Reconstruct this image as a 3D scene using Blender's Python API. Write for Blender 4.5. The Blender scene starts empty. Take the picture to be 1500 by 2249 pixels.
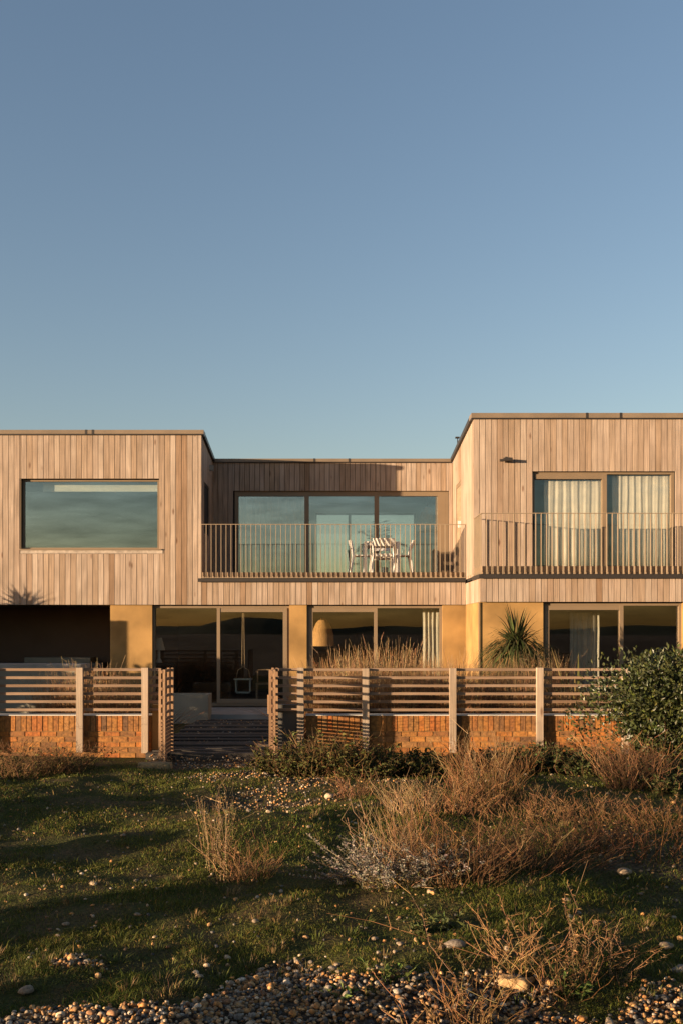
import bpy, bmesh, math, random
import numpy as np
from mathutils import Vector, Matrix
random.seed(7)
rng = np.random.default_rng(7)
R = math.radians
sc = bpy.context.scene
COL = sc.collection

# ------------------------------------------------------------------ camera
F = 35 / 36 * 2249.0            # focal length in photograph pixels
CX, HY, EYE = 711.0, 1390.0, 1.70
cam_d = bpy.data.cameras.new('camera')
cam = bpy.data.objects.new('camera', cam_d)
COL.objects.link(cam)
cam.location = (0, 0, EYE)
cam.rotation_euler = (R(90), 0, 0)
cam_d.lens = 35
cam_d.sensor_width = 36
cam_d.sensor_fit = 'AUTO'
cam_d.shift_x = (750 - CX) / 2249
cam_d.shift_y = (HY - 1124.5) / 2249
cam_d.clip_end = 20000
cam_d.clip_start = 0.05
sc.camera = cam

# ------------------------------------------------------------------ sky and sun
SUN_AZ, SUN_EL = R(63.2), R(4.6)     # azimuth measured from the facade normal towards the left
sun_pos = Vector((-math.sin(SUN_AZ) * math.cos(SUN_EL), -math.cos(SUN_AZ) * math.cos(SUN_EL), math.sin(SUN_EL)))
world = bpy.data.worlds.new('World')
sc.world = world
world.use_nodes = True
wn = world.node_tree
bg = wn.nodes['Background']
sky = wn.nodes.new('ShaderNodeTexSky')
sky.sky_type = 'NISHITA'
sky.sun_disc = False
sky.sun_elevation = SUN_EL
sky.sun_rotation = math.atan2(sun_pos.x, sun_pos.y)
sky.air_density = 1.1
sky.dust_density = 1.0
sky.ozone_density = 1.9
tint = wn.nodes.new('ShaderNodeMix'); tint.data_type = 'RGBA'; tint.blend_type = 'MULTIPLY'
tint.inputs[0].default_value = 1.0; tint.inputs[7].default_value = (1.085, .975, 1.005, 1)     # the photograph's slightly lilac sky
wn.links.new(sky.outputs[0], tint.inputs[6]); wn.links.new(tint.outputs[2], bg.inputs[0])
bg.inputs[1].default_value = 0.096
sun_d = bpy.data.lights.new('sun', 'SUN')
sun_d.energy = 5.0
sun_d.angle = R(0.53)
sun_d.color = (1.0, 0.73, 0.46)
sun = bpy.data.objects.new('sun', sun_d)
COL.objects.link(sun)
sun.rotation_euler = (-sun_pos).to_track_quat('-Z', 'Y').to_euler()
sun.location = (-20, -10, 10)
vs = sc.view_settings
vs.view_transform = 'Standard'
vs.look = 'None'
vs.exposure = 1.6
vs.gamma = 1.0
vs.use_curve_mapping = False

# ------------------------------------------------------------------ helpers
ORD = ['first', 'second', 'third', 'fourth', 'fifth', 'sixth', 'seventh', 'eighth', 'ninth', 'tenth']
def fx(px, D): return (px - CX) * D / F
def fz(py, D): return EYE - (py - HY) * D / F

WL = {}
def wl(o): return WL.get(o.name, Vector((0, 0, 0)))

def attach(o, parent, world_loc=None):
    """link; location given in world coordinates, parent is never rotated here"""
    if o.name not in COL.objects: COL.objects.link(o)
    if world_loc is not None: o.location = world_loc
    WL[o.name] = Vector(o.location)
    if parent is not None:
        o.parent = parent
        o.matrix_parent_inverse = (Matrix.Translation(wl(parent)) @ Matrix.Diagonal((*parent.scale, 1))).inverted()
    return o

def tag(o, label=None, cat=None, group=None, kind=None):
    if label: o['label'] = label
    if cat: o['category'] = cat
    if group: o['group'] = group
    if kind: o['kind'] = kind
    return o

def empty(name, loc, label=None, cat=None, group=None, rz=0):
    o = bpy.data.objects.new(name, None)
    o.empty_display_size = 0.2
    COL.objects.link(o)
    o.location = loc
    o.rotation_euler = (0, 0, rz)
    WL[o.name] = Vector(loc)
    return tag(o, label, cat, group)

_cube = {}
def cube_mesh(mat):
    if mat.name not in _cube:
        v = [(x, y, z) for x in (-.5, .5) for y in (-.5, .5) for z in (-.5, .5)]
        f = [(0, 1, 3, 2), (4, 6, 7, 5), (0, 4, 5, 1), (2, 3, 7, 6), (0, 2, 6, 4), (1, 5, 7, 3)]
        m = bpy.data.meshes.new('box_' + mat.name)
        m.from_pydata(v, [], f)
        m.materials.append(mat)
        _cube[mat.name] = m
    return _cube[mat.name]

def bx(name, x0, x1, y0, y1, z0, z1, mat, parent=None, rot=None):
    o = bpy.data.objects.new(name, cube_mesh(mat))
    o.scale = (abs(x1 - x0), abs(y1 - y0), abs(z1 - z0))
    COL.objects.link(o)
    if rot: o.rotation_euler = rot
    return attach(o, parent, Vector(((x0 + x1) / 2, (y0 + y1) / 2, (z0 + z1) / 2)))

def boxes_mesh(name, boxes, mat, origin=(0, 0, 0), bevel=0):
    V, Fc = [], []
    ox, oy, oz = origin
    for (x0, x1, y0, y1, z0, z1) in boxes:
        b = len(V)
        for x in (x0, x1):
            for y in (y0, y1):
                for z in (z0, z1): V.append((x - ox, y - oy, z - oz))
        Fc += [tuple(b + i for i in q) for q in [(0, 1, 3, 2), (4, 6, 7, 5), (0, 4, 5, 1), (2, 3, 7, 6), (0, 2, 6, 4), (1, 5, 7, 3)]]
    m = bpy.data.meshes.new(name)
    m.from_pydata(V, [], Fc)
    m.materials.append(mat)
    return m

def bxs(name, boxes, mat, parent=None):
    b = boxes[0]
    org = Vector(((b[0] + b[1]) / 2, (b[2] + b[3]) / 2, b[4]))
    o = bpy.data.objects.new(name, boxes_mesh(name, boxes, mat, org))
    COL.objects.link(o)
    return attach(o, parent, org)

def prism(name, poly, axis, a0, a1, mat, parent=None):
    """polygon in the two other axes, extruded along axis 'x' between a0 and a1 (poly = (y,z))"""
    n = len(poly)
    V = [(a0, p[0], p[1]) for p in poly] + [(a1, p[0], p[1]) for p in poly]
    Fc = [tuple(range(n))[::-1], tuple(range(n, 2 * n))] + [(i, (i + 1) % n, n + (i + 1) % n, n + i) for i in range(n)]
    org = Vector(V[0])
    m = bpy.data.meshes.new(name)
    m.from_pydata([tuple(Vector(v) - org) for v in V], [], Fc)
    m.materials.append(mat)
    bm = bmesh.new(); bm.from_mesh(m); bmesh.ops.recalc_face_normals(bm, faces=bm.faces); bm.to_mesh(m); bm.free()
    o = bpy.data.objects.new(name, m)
    COL.objects.link(o)
    return attach(o, parent, org)

# geometry collector (triangles, per-vertex colour)
class G:
    def __init__(s): s.V, s.T, s.C, s.n = [], [], [], 0
    def add(s, V, T, C):
        V = np.asarray(V, float).reshape(-1, 3); T = np.asarray(T, int).reshape(-1, 3)
        C = np.broadcast_to(np.asarray(C, float), (len(V), 3))
        s.V.append(V); s.T.append(T + s.n); s.C.append(C); s.n += len(V)
    def mesh(s, name, mat, smooth=False):
        V = np.concatenate(s.V); T = np.concatenate(s.T); C = np.concatenate(s.C)
        m = bpy.data.meshes.new(name)
        m.vertices.add(len(V)); m.vertices.foreach_set('co', V.ravel().astype(np.float32))
        m.loops.add(len(T) * 3); m.loops.foreach_set('vertex_index', T.ravel().astype(np.int32))
        m.polygons.add(len(T)); m.polygons.foreach_set('loop_start', (np.arange(len(T)) * 3).astype(np.int32))
        m.polygons.foreach_set('use_smooth', np.full(len(T), smooth))
        m.update(calc_edges=True)
        a = m.color_attributes.new('Col', 'FLOAT_COLOR', 'POINT')
        a.data.foreach_set('color', np.concatenate([C, np.ones((len(C), 1))], 1).ravel().astype(np.float32))
        m.materials.append(mat)
        m.validate()
        return m
    # bundle of tapering tubes: P (n,k,3) centre lines
    def tubes(s, P, r0, r1, C, sides=3):
        n, k, _ = P.shape
        d = P[:, -1] - P[:, 0]; d /= np.linalg.norm(d, axis=1, keepdims=True) + 1e-9
        ref = np.where(np.abs(d[:, 2:3]) > .8, np.array([[1., 0, 0]]), np.array([[0, 0, 1.]]))
        u = np.cross(d, ref); u /= np.linalg.norm(u, axis=1, keepdims=True) + 1e-9
        w = np.cross(d, u)
        r0 = np.broadcast_to(np.asarray(r0, float), (n,)); r1 = np.broadcast_to(np.asarray(r1, float), (n,))
        t = np.linspace(0, 1, k)
        rad = r0[:, None] * (1 - t) + r1[:, None] * t
        an = np.arange(sides) * 2 * np.pi / sides
        off = u[:, None, None, :] * np.cos(an)[None, None, :, None] + w[:, None, None, :] * np.sin(an)[None, None, :, None]
        V = P[:, :, None, :] + off * rad[:, :, None, None]
        idx = np.arange(n * k * sides).reshape(n, k, sides)
        a = idx[:, :-1, :]; b = np.roll(idx, -1, 2)[:, :-1, :]; c = idx[:, 1:, :]; e = np.roll(idx, -1, 2)[:, 1:, :]
        T = np.concatenate([np.stack([a, b, e], -1).reshape(-1, 3), np.stack([a, e, c], -1).reshape(-1, 3)])
        C = np.asarray(C, float)
        if C.ndim == 2: C = np.repeat(C, k * sides, 0)
        s.add(V.reshape(-1, 3), T, C)
    # strap leaves: P (n,k,3), half width profile, side vectors (n,3)
    def straps(s, P, width, side, C, prof=None):
        n, k, _ = P.shape
        if prof is None: prof = np.array([.6] + [1] * (k - 2) + [.06])
        width = np.broadcast_to(np.asarray(width, float), (n,))
        o = side[:, None, :] * (width[:, None] * prof[None, :])[:, :, None]
        V = np.stack([P - o, P + o], 2)
        idx = np.arange(n * k * 2).reshape(n, k, 2)
        a, b, c, e = idx[:, :-1, 0], idx[:, :-1, 1], idx[:, 1:, 0], idx[:, 1:, 1]
        T = np.concatenate([np.stack([a, b, e], -1).reshape(-1, 3), np.stack([a, e, c], -1).reshape(-1, 3)])
        C = np.asarray(C, float)
        if C.ndim == 2: C = np.repeat(C, k * 2, 0)
        s.add(V.reshape(-1, 3), T, C)
    # diamond leaves folded along the midrib
    def leaves(s, pos, dirs, nrm, length, width, C):
        n = len(pos)
        d = dirs / (np.linalg.norm(dirs, axis=1, keepdims=True) + 1e-9)
        sd = np.cross(d, nrm); sd /= np.linalg.norm(sd, axis=1, keepdims=True) + 1e-9
        nn = np.cross(sd, d)
        L = np.broadcast_to(length, (n,))[:, None]; W = np.broadcast_to(width, (n,))[:, None]
        V = np.stack([pos, pos + d * L * .45 + sd * W * .5 + nn * W * .18, pos + d * L - nn * L * .1, pos + d * L * .45 - sd * W * .5 + nn * W * .18], 1)
        i = np.arange(n)[:, None] * 4
        T = np.concatenate([i + np.array([[0, 1, 2]]), i + np.array([[0, 2, 3]])])
        C = np.asarray(C, float)
        if C.ndim == 2: C = np.repeat(C, 4, 0)
        s.add(V.reshape(-1, 3), T, C)

def unit(n):
    v = rng.normal(size=(n, 3)); return v / np.linalg.norm(v, axis=1, keepdims=True)
def vary(col, n, amt=.25):
    c = np.array(col)[None, :] * (1 + amt * rng.normal(size=(n, 1))) * (1 + .08 * rng.normal(size=(n, 3)))
    return np.clip(c, .004, 1)
def vnoise(x, y, s, seed=0):
    g = np.random.default_rng(seed + 1000).random((256, 256))
    x = np.asarray(x) / s + 1000.37; y = np.asarray(y) / s + 1000.71
    i, j = np.floor(x).astype(int), np.floor(y).astype(int)
    u, v = x - i, y - j
    u, v = u * u * (3 - 2 * u), v * v * (3 - 2 * v)
    i0, j0, i1, j1 = i % 256, j % 256, (i + 1) % 256, (j + 1) % 256
    return (g[i0, j0] * (1 - u) + g[i1, j0] * u) * (1 - v) + (g[i0, j1] * (1 - u) + g[i1, j1] * u) * v

# ------------------------------------------------------------------ materials
def new_mat(name):
    m = bpy.data.materials.new(name); m.use_nodes = True
    nt = m.node_tree; b = nt.nodes['Principled BSDF']
    return m, nt, b
def N(nt, t, **k):
    n = nt.nodes.new(t)
    for a, v in k.items(): setattr(n, a, v)
    return n
def L(nt, a, b): nt.links.new(a, b)
def ramp(nt, fac, stops, interp='LINEAR'):
    r = N(nt, 'ShaderNodeValToRGB'); e = r.color_ramp.elements; r.color_ramp.interpolation = interp
    while len(e) < len(stops): e.new(.5)
    for q, (p, c) in zip(e, stops): q.position = p; q.color = (*c, 1)
    L(nt, fac, r.inputs[0]); return r.outputs[0]
def mixc(nt, fac, a, b, mode='MIX'):
    m = N(nt, 'ShaderNodeMix', data_type='RGBA', blend_type=mode)
    for sock, v in ((m.inputs['Factor'], fac), (m.inputs['A'], a), (m.inputs['B'], b)):
        pass
    def put(s, v):
        if hasattr(v, 'is_linked') or isinstance(v, bpy.types.NodeSocket): L(nt, v, s)
        elif isinstance(v, (int, float)): s.default_value = v
        else: s.default_value = (*v, 1)
    put(m.inputs[0], fac); put(m.inputs[6], a); put(m.inputs[7], b)
    return m.outputs[2]
def math_n(nt, op, a, b=None, c=None):
    m = N(nt, 'ShaderNodeMath', operation=op)
    for i, v in enumerate((a, b, c)):
        if v is None: continue
        if isinstance(v, (int, float)): m.inputs[i].default_value = v
        else: L(nt, v, m.inputs[i])
    return m.outputs[0]

ALB = .72
def wood_mat(name, stops, grain_axis='z', rough=.75, knots=True, contrast=.35):
    """weathered timber: tone differs from piece to piece, grain follows the given world axis"""
    m, nt, b = new_mat(name)
    geo = N(nt, 'ShaderNodeNewGeometry'); oi = N(nt, 'ShaderNodeObjectInfo')
    base = ramp(nt, oi.outputs['Random'], [(p, tuple(c * ALB for c in q)) for p, q in stops])
    sc3 = {'z': (60, 60, 1.6), 'x': (1.6, 60, 60), 'y': (60, 1.6, 60)}[grain_axis]
    rnd = math_n(nt, 'MULTIPLY', oi.outputs['Random'], 93.0)
    comb = N(nt, 'ShaderNodeCombineXYZ'); [L(nt, rnd, comb.inputs[i]) for i in range(3)]
    vm = N(nt, 'ShaderNodeVectorMath', operation='MULTIPLY'); L(nt, geo.outputs['Position'], vm.inputs[0]); vm.inputs[1].default_value = sc3
    va = N(nt, 'ShaderNodeVectorMath', operation='ADD'); L(nt, vm.outputs[0], va.inputs[0]); L(nt, comb.outputs[0], va.inputs[1])
    no = N(nt, 'ShaderNodeTexNoise'); no.inputs['Scale'].default_value = 1.0; no.inputs['Detail'].default_value = 4; no.inputs['Distortion'].default_value = .6
    L(nt, va.outputs[0], no.inputs['Vector'])
    g = ramp(nt, no.outputs[0], [(.3, (1 - contrast,) * 3), (.7, (1 + contrast * .35,) * 3)])
    col = mixc(nt, 1.0, base, g, 'MULTIPLY')
    # broad weathering
    n2 = N(nt, 'ShaderNodeTexNoise'); n2.inputs['Scale'].default_value = 1.3; n2.inputs['Detail'].default_value = 3
    va2 = N(nt, 'ShaderNodeVectorMath', operation='ADD'); L(nt, geo.outputs['Position'], va2.inputs[0]); L(nt, comb.outputs[0], va2.inputs[1])
    L(nt, va2.outputs[0], n2.inputs['Vector'])
    w = ramp(nt, n2.outputs[0], [(.3, (.78, .76, .75)), (.65, (1.08, 1.08, 1.1))])
    col = mixc(nt, 1.0, col, w, 'MULTIPLY')
    if knots:
        ks = {'z': (8, 8, 2.6), 'x': (2.6, 8, 8), 'y': (8, 2.6, 8)}[grain_axis]
        vk = N(nt, 'ShaderNodeVectorMath', operation='MULTIPLY'); L(nt, va2.outputs[0], vk.inputs[0]); vk.inputs[1].default_value = ks
        vo = N(nt, 'ShaderNodeTexVoronoi'); vo.inputs['Scale'].default_value = .55; L(nt, vk.outputs[0], vo.inputs['Vector'])
        k = ramp(nt, vo.outputs['Distance'], [(.05, (.38, .26, .2)), (.13, (1, 1, 1))])
        col = mixc(nt, .8, col, k, 'MULTIPLY')
    L(nt, col, b.inputs['Base Color'])
    b.inputs['Roughness'].default_value = rough
    b.inputs['Specular IOR Level'].default_value = .25
    bp = N(nt, 'ShaderNodeBump'); bp.inputs['Strength'].default_value = .25; bp.inputs['Distance'].default_value = .004
    L(nt, no.outputs[0], bp.inputs['Height']); L(nt, bp.outputs[0], b.inputs['Normal'])
    return m

def flat_mat(name, col, rough=.6, metal=0, noise=.12, scale=6, spec=.4, bump=0):
    m, nt, b = new_mat(name); col = tuple(c * ALB for c in col)
    geo = N(nt, 'ShaderNodeNewGeometry')
    no = N(nt, 'ShaderNodeTexNoise'); no.inputs['Scale'].default_value = scale; no.inputs['Detail'].default_value = 5
    L(nt, geo.outputs['Position'], no.inputs['Vector'])
    g = ramp(nt, no.outputs[0], [(.3, tuple(c * (1 - noise) for c in col)), (.7, tuple(min(1, c * (1 + noise)) for c in col))])
    L(nt, g, b.inputs['Base Color'])
    b.inputs['Roughness'].default_value = rough; b.inputs['Metallic'].default_value = metal
    b.inputs['Specular IOR Level'].default_value = spec
    if bump:
        bp = N(nt, 'ShaderNodeBump'); bp.inputs['Strength'].default_value = bump; bp.inputs['Distance'].default_value = .01
        L(nt, no.outputs[0], bp.inputs['Height']); L(nt, bp.outputs[0], b.inputs['Normal'])
    return m

def vcol_mat(name, rough=.7, spec=.3, trans=0.0, grain=0):
    m, nt, b = new_mat(name)
    at = N(nt, 'ShaderNodeAttribute', attribute_name='Col')
    vcol = mixc(nt, 1, at.outputs['Color'], (ALB * .92,) * 3, 'MULTIPLY')
    if grain:
        geo = N(nt, 'ShaderNodeNewGeometry'); no = N(nt, 'ShaderNodeTexNoise'); no.inputs['Scale'].default_value = grain; no.inputs['Detail'].default_value = 6
        L(nt, geo.outputs['Position'], no.inputs['Vector'])
        vcol = mixc(nt, 1, vcol, ramp(nt, no.outputs[0], [(.32, (.5, .47, .45)), (.66, (1.2, 1.2, 1.2))]), 'MULTIPLY')
        bp = N(nt, 'ShaderNodeBump'); bp.inputs['Strength'].default_value = .5; bp.inputs['Distance'].default_value = .006
        L(nt, no.outputs[0], bp.inputs['Height']); L(nt, bp.outputs[0], b.inputs['Normal'])
    L(nt, vcol, b.inputs['Base Color'])
    b.inputs['Roughness'].default_value = rough; b.inputs['Specular IOR Level'].default_value = spec
    if trans:
        tr = N(nt, 'ShaderNodeBsdfTranslucent'); L(nt, vcol, tr.inputs[0])
        mx = N(nt, 'ShaderNodeMixShader'); mx.inputs[0].default_value = trans
        L(nt, b.outputs[0], mx.inputs[1]); L(nt, tr.outputs[0], mx.inputs[2])
        L(nt, mx.outputs[0], nt.nodes['Material Output'].inputs['Surface'])
    return m

def glass_mat(name, refl, tint, gcol):
    """coated pane: tinted see-through plus a mirror coat that grows at grazing angles"""
    m, nt, b = new_mat(name)
    nt.nodes.remove(b)
    tr = N(nt, 'ShaderNodeBsdfTransparent'); tr.inputs[0].default_value = (*tint, 1)
    gl = N(nt, 'ShaderNodeBsdfGlossy'); gl.inputs['Color'].default_value = (*gcol, 1); gl.inputs['Roughness'].default_value = .0
    geo = N(nt, 'ShaderNodeNewGeometry')
    no = N(nt, 'ShaderNodeTexNoise'); no.inputs['Scale'].default_value = .9; no.inputs['Detail'].default_value = 1
    L(nt, geo.outputs['Position'], no.inputs['Vector'])
    bp = N(nt, 'ShaderNodeBump'); bp.inputs['Strength'].default_value = .05; bp.inputs['Distance'].default_value = .02
    L(nt, no.outputs[0], bp.inputs['Height']); L(nt, bp.outputs[0], gl.inputs['Normal'])
    lwt = N(nt, 'ShaderNodeLayerWeight'); lwt.inputs[0].default_value = .5
    fac = math_n(nt, 'MULTIPLY_ADD', math_n(nt, 'POWER', lwt.outputs['Facing'], 5.0), .7, refl)
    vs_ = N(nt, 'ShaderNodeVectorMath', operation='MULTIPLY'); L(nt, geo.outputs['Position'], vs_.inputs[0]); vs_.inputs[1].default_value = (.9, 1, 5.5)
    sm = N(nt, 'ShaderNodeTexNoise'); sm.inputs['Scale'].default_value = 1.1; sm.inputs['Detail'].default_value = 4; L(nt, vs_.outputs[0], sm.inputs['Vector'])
    fac = math_n(nt, 'MULTIPLY', fac, math_n(nt, 'MULTIPLY_ADD', sm.outputs[0], 1.3, .35))      # painted streaks in the mirror strength, standing for reflected cloud bands
    mx = N(nt, 'ShaderNodeMixShader')
    L(nt, fac, mx.inputs[0]); L(nt, tr.outputs[0], mx.inputs[1]); L(nt, gl.outputs[0], mx.inputs[2])
    L(nt, mx.outputs[0], nt.nodes['Material Output'].inputs['Surface'])
    return m

CEDAR = [(0, (.42, .315, .235)), (.12, (.385, .275, .19)), (.3, (.47, .365, .285)), (.5, (.44, .33, .25)), (.68, (.51, .405, .32)), (.80, (.40, .285, .195)), (.9, (.48, .365, .28)), (.95, (.34, .225, .145)), (1, (.28, .175, .105))]
M_cedar = wood_mat('cedar_cladding', CEDAR, 'z')
M_side = wood_mat('cedar_cladding_side', CEDAR, 'z')
M_deck = wood_mat('deck_timber', [(0, (.36, .25, .16)), (1, (.44, .31, .2))], 'y', knots=False)
M_post = wood_mat('fence_post_timber', [(0, (.42, .32, .23)), (1, (.5, .39, .29))], 'z', contrast=.3)
M_slat = wood_mat('fence_slat_timber', [(0, (.30, .20, .13)), (.5, (.35, .24, .165)), (1, (.27, .17, .105))], 'x', knots=False)
M_gate = wood_mat('gate_timber', [(0, (.34, .2, .11)), (1, (.42, .26, .15))], 'z', knots=False)
M_gslat = wood_mat('gate_slat_timber', [(0, (.30, .17, .10)), (1, (.38, .23, .13))], 'y', knots=False)
M_sleep = wood_mat('sleeper_timber', [(0, (.06, .052, .044)), (1, (.095, .082, .07))], 'x', knots=False)
M_back = flat_mat('dark_membrane', (.02, .016, .013), .9)
M_bronze = flat_mat('bronze_frame', (.23, .165, .105), .45, .0, .06, 3)
M_coping = flat_mat('bronze_coping', (.22, .165, .115), .42, .0, .15, 2)
M_dark = flat_mat('dark_metal', (.035, .028, .024), .5, .0, .1, 3)
M_rail = flat_mat('bronze_railing', (.33, .25, .17), .5, 0, .08, 4)
M_plaster = flat_mat('ochre_render', (.37, .222, .085), .88, 0, .30, 1.5, .15, .4)
M_plaster_grey = flat_mat('grey_render', (.30, .27, .21), .9, 0, .12, 2.5, .15, .2)
M_concrete = flat_mat('pale_concrete', (.34, .32, .29), .85, 0, .15, 3, .2, .2)
M_sill = flat_mat('weathered_sill', (.40, .33, .27), .7, 0, .3, 12)
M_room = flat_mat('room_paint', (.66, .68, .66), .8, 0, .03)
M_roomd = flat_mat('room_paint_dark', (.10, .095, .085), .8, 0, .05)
M_floor_in = wood_mat('room_floor', [(0, (.22, .16, .11)), (1, (.26, .19, .13))], 'y', knots=False)
M_white = flat_mat('white_furniture', (.86, .83, .78), .55, 0, .03)
M_curtain = flat_mat('linen_curtain', (.62, .565, .47), .9, 0, .06, 8, .1)
M_sheer = flat_mat('blind_cloth', (.78, .74, .64), .9, 0, .06, 8, .1)
M_wicker = wood_mat('wicker', [(0, (.74, .41, .15)), (1, (.76, .44, .18))], 'z', knots=False)
M_strip = flat_mat('wall_capping', (.62, .58, .52), .6, 0, .1, 5)
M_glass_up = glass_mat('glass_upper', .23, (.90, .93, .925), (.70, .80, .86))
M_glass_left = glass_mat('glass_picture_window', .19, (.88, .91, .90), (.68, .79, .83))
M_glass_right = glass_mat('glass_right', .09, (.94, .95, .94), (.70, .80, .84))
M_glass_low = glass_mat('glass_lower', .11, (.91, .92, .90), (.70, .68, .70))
M_veg = vcol_mat('plant', .7, .2, .18)
M_stem = vcol_mat('dry_stem', .8, .15)
M_gloss = vcol_mat('glossy_leaf', .42, .35, .08)
M_stone = vcol_mat('pebble', .75, .25, 0, 70)

# mortar and brick
def brick_mat():
    m, nt, b = new_mat('old_brick')
    geo = N(nt, 'ShaderNodeNewGeometry'); oi = N(nt, 'ShaderNodeObjectInfo')
    base = ramp(nt, oi.outputs['Random'], [(0, (.44, .13, .022)), (.14, (.30, .12, .027)), (.3, (.42, .175, .035)), (.45, (.20, .09, .03)), (.6, (.47, .16, .025)), (.75, (.35, .155, .035)), (.88, (.15, .072, .03)), (1, (.46, .215, .06))])
    no = N(nt, 'ShaderNodeTexNoise'); no.inputs['Scale'].default_value = 26; no.inputs['Detail'].default_value = 6
    L(nt, geo.outputs['Position'], no.inputs['Vector'])
    g = ramp(nt, no.outputs[0], [(.3, (.36, .35, .34)), (.6, (.78, .78, .78)), (.80, (.98, .98, .95))])
    L(nt, mixc(nt, 1, base, g, 'MULTIPLY'), b.inputs['Base Color'])
    b.inputs['Roughness'].default_value = .9
    bp = N(nt, 'ShaderNodeBump'); bp.inputs['Strength'].default_value = .5; bp.inputs['Distance'].default_value = .006
    L(nt, no.outputs[0], bp.inputs['Height']); L(nt, bp.outputs[0], b.inputs['Normal'])
    return m
M_brick = brick_mat()
M_mortar = flat_mat('mortar', (.25, .135, .045), .95, 0, .2, 30)

def ground_mat():
    m, nt, b = new_mat('turf_and_shingle')
    geo = N(nt, 'ShaderNodeNewGeometry'); at = N(nt, 'ShaderNodeAttribute', attribute_name='gravel')
    no = N(nt, 'ShaderNodeTexNoise'); no.inputs['Scale'].default_value = 2.2; no.inputs['Detail'].default_value = 8; no.inputs['Roughness'].default_value = .65
    L(nt, geo.outputs['Position'], no.inputs['Vector'])
    n2 = N(nt, 'ShaderNodeTexNoise'); n2.inputs['Scale'].default_value = 40; n2.inputs['Detail'].default_value = 4
    L(nt, geo.outputs['Position'], n2.inputs['Vector'])
    turf = ramp(nt, no.outputs[0], [(.3, (.030, .036, .008)), (.46, (.050, .050, .012)), (.56, (.068, .052, .02)), (.7, (.10, .066, .032))])
    soil = ramp(nt, n2.outputs[0], [(.3, (.04, .028, .02)), (.7, (.12, .08, .05))])
    c = mixc(nt, at.outputs['Fac'], turf, soil)
    g = ramp(nt, n2.outputs[0], [(.3, (.55, .55, .55)), (.7, (1.25, 1.25, 1.25))])
    L(nt, mixc(nt, 1, c, g, 'MULTIPLY'), b.inputs['Base Color'])
    b.inputs['Roughness'].default_value = .95; b.inputs['Specular IOR Level'].default_value = .1
    bp = N(nt, 'ShaderNodeBump'); bp.inputs['Strength'].default_value = .8; bp.inputs['Distance'].default_value = .02
    L(nt, n2.outputs[0], bp.inputs['Height']); L(nt, bp.outputs[0], b.inputs['Normal'])
    return m
M_ground = ground_mat()

# ------------------------------------------------------------------ ground
def height(x, y):
    x = np.asarray(x, float); y = np.asarray(y, float)
    h = .16 * (vnoise(x, y * 1.4, 1.7, 3) - .5) + .07 * (vnoise(x, y, .55, 4) - .5) + .025 * (vnoise(x, y, .2, 5) - .5)
    fade = np.clip((13.6 - y) / 1.5, 0, 1) * np.clip((y + 6) / 5, 0, 1) * np.clip((14 - np.abs(x)) / 4, 0, 1)
    h = h * fade
    h = h - .07 * np.exp(-((x + 1.4) / 2.2) ** 2 - ((y - 13.2) / 1.3) ** 2) - .05 * (y > 13.9)
    return h
def gravel(x, y):
    x = np.asarray(x, float); y = np.asarray(y, float)
    nz = vnoise(x, y, .5, 11) - .5 + .5 * (vnoise(x, y, .18, 12) - .5)
    front = 4.56 + .10 * np.sin(x * 2.1 + 1.0) + 1.25 * nz - y
    a = np.clip(front * 6 + .5, 0, 1)
    e = 1 - ((x + .3) / 1.25) ** 2 - ((y - 11.2) / 1.8) ** 2 + 2.6 * nz
    b = np.clip(e * .75, 0, 1) * .75
    r = 1 - ((x - 2.7) / .8) ** 2 - ((y - 7.4) / 1.2) ** 2 + 1.8 * nz
    c = np.clip(r * 1.5, 0, 1) * .7
    d = ((x > -2.4) & (x < -.5) & (y > 12.9) & (y < 19.6)) * .8
    return np.maximum.reduce([a, b, c, d * 1.0])
def axis_coords(lo, hi, step, far):
    mid = np.arange(lo, hi + 1e-6, step)
    g = []; d = step; p = hi
    while p < far:
        d *= 1.35; p += d; g.append(p)
    g2 = []; d = step; p = lo
    while p > -far:
        d *= 1.35; p -= d; g2.append(p)
    return np.array(g2[::-1] + list(mid) + g)
xs = axis_coords(-5.5, 6.0, .055, 4000); ys = axis_coords(3.4, 14.0, .055, 4000)
GX, GY = np.meshgrid(xs, ys)
GZ = height(GX, GY)
nx, ny = len(xs), len(ys)
idx = np.arange(nx * ny).reshape(ny, nx)
q = np.stack([idx[:-1, :-1], idx[:-1, 1:], idx[1:, 1:], idx[1:, :-1]], -1).reshape(-1, 4)
gm = bpy.data.meshes.new('ground')
V = np.stack([GX, GY, GZ], -1).reshape(-1, 3)
gm.vertices.add(len(V)); gm.vertices.foreach_set('co', V.ravel().astype(np.float32))
gm.loops.add(len(q) * 4); gm.loops.foreach_set('vertex_index', q.ravel().astype(np.int32))
gm.polygons.add(len(q)); gm.polygons.foreach_set('loop_start', (np.arange(len(q)) * 4).astype(np.int32))
gm.polygons.foreach_set('use_smooth', np.ones(len(q), bool))
gm.update(calc_edges=True)
ga = gm.attributes.new('gravel', 'FLOAT', 'POINT'); ga.data.foreach_set('value', gravel(GX, GY).ravel().astype(np.float32))
gm.materials.append(M_ground)
ground = bpy.data.objects.new('ground', gm); COL.objects.link(ground)
tag(ground, 'rough turf and shingle ground running up to the brick wall', kind='structure')

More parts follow.
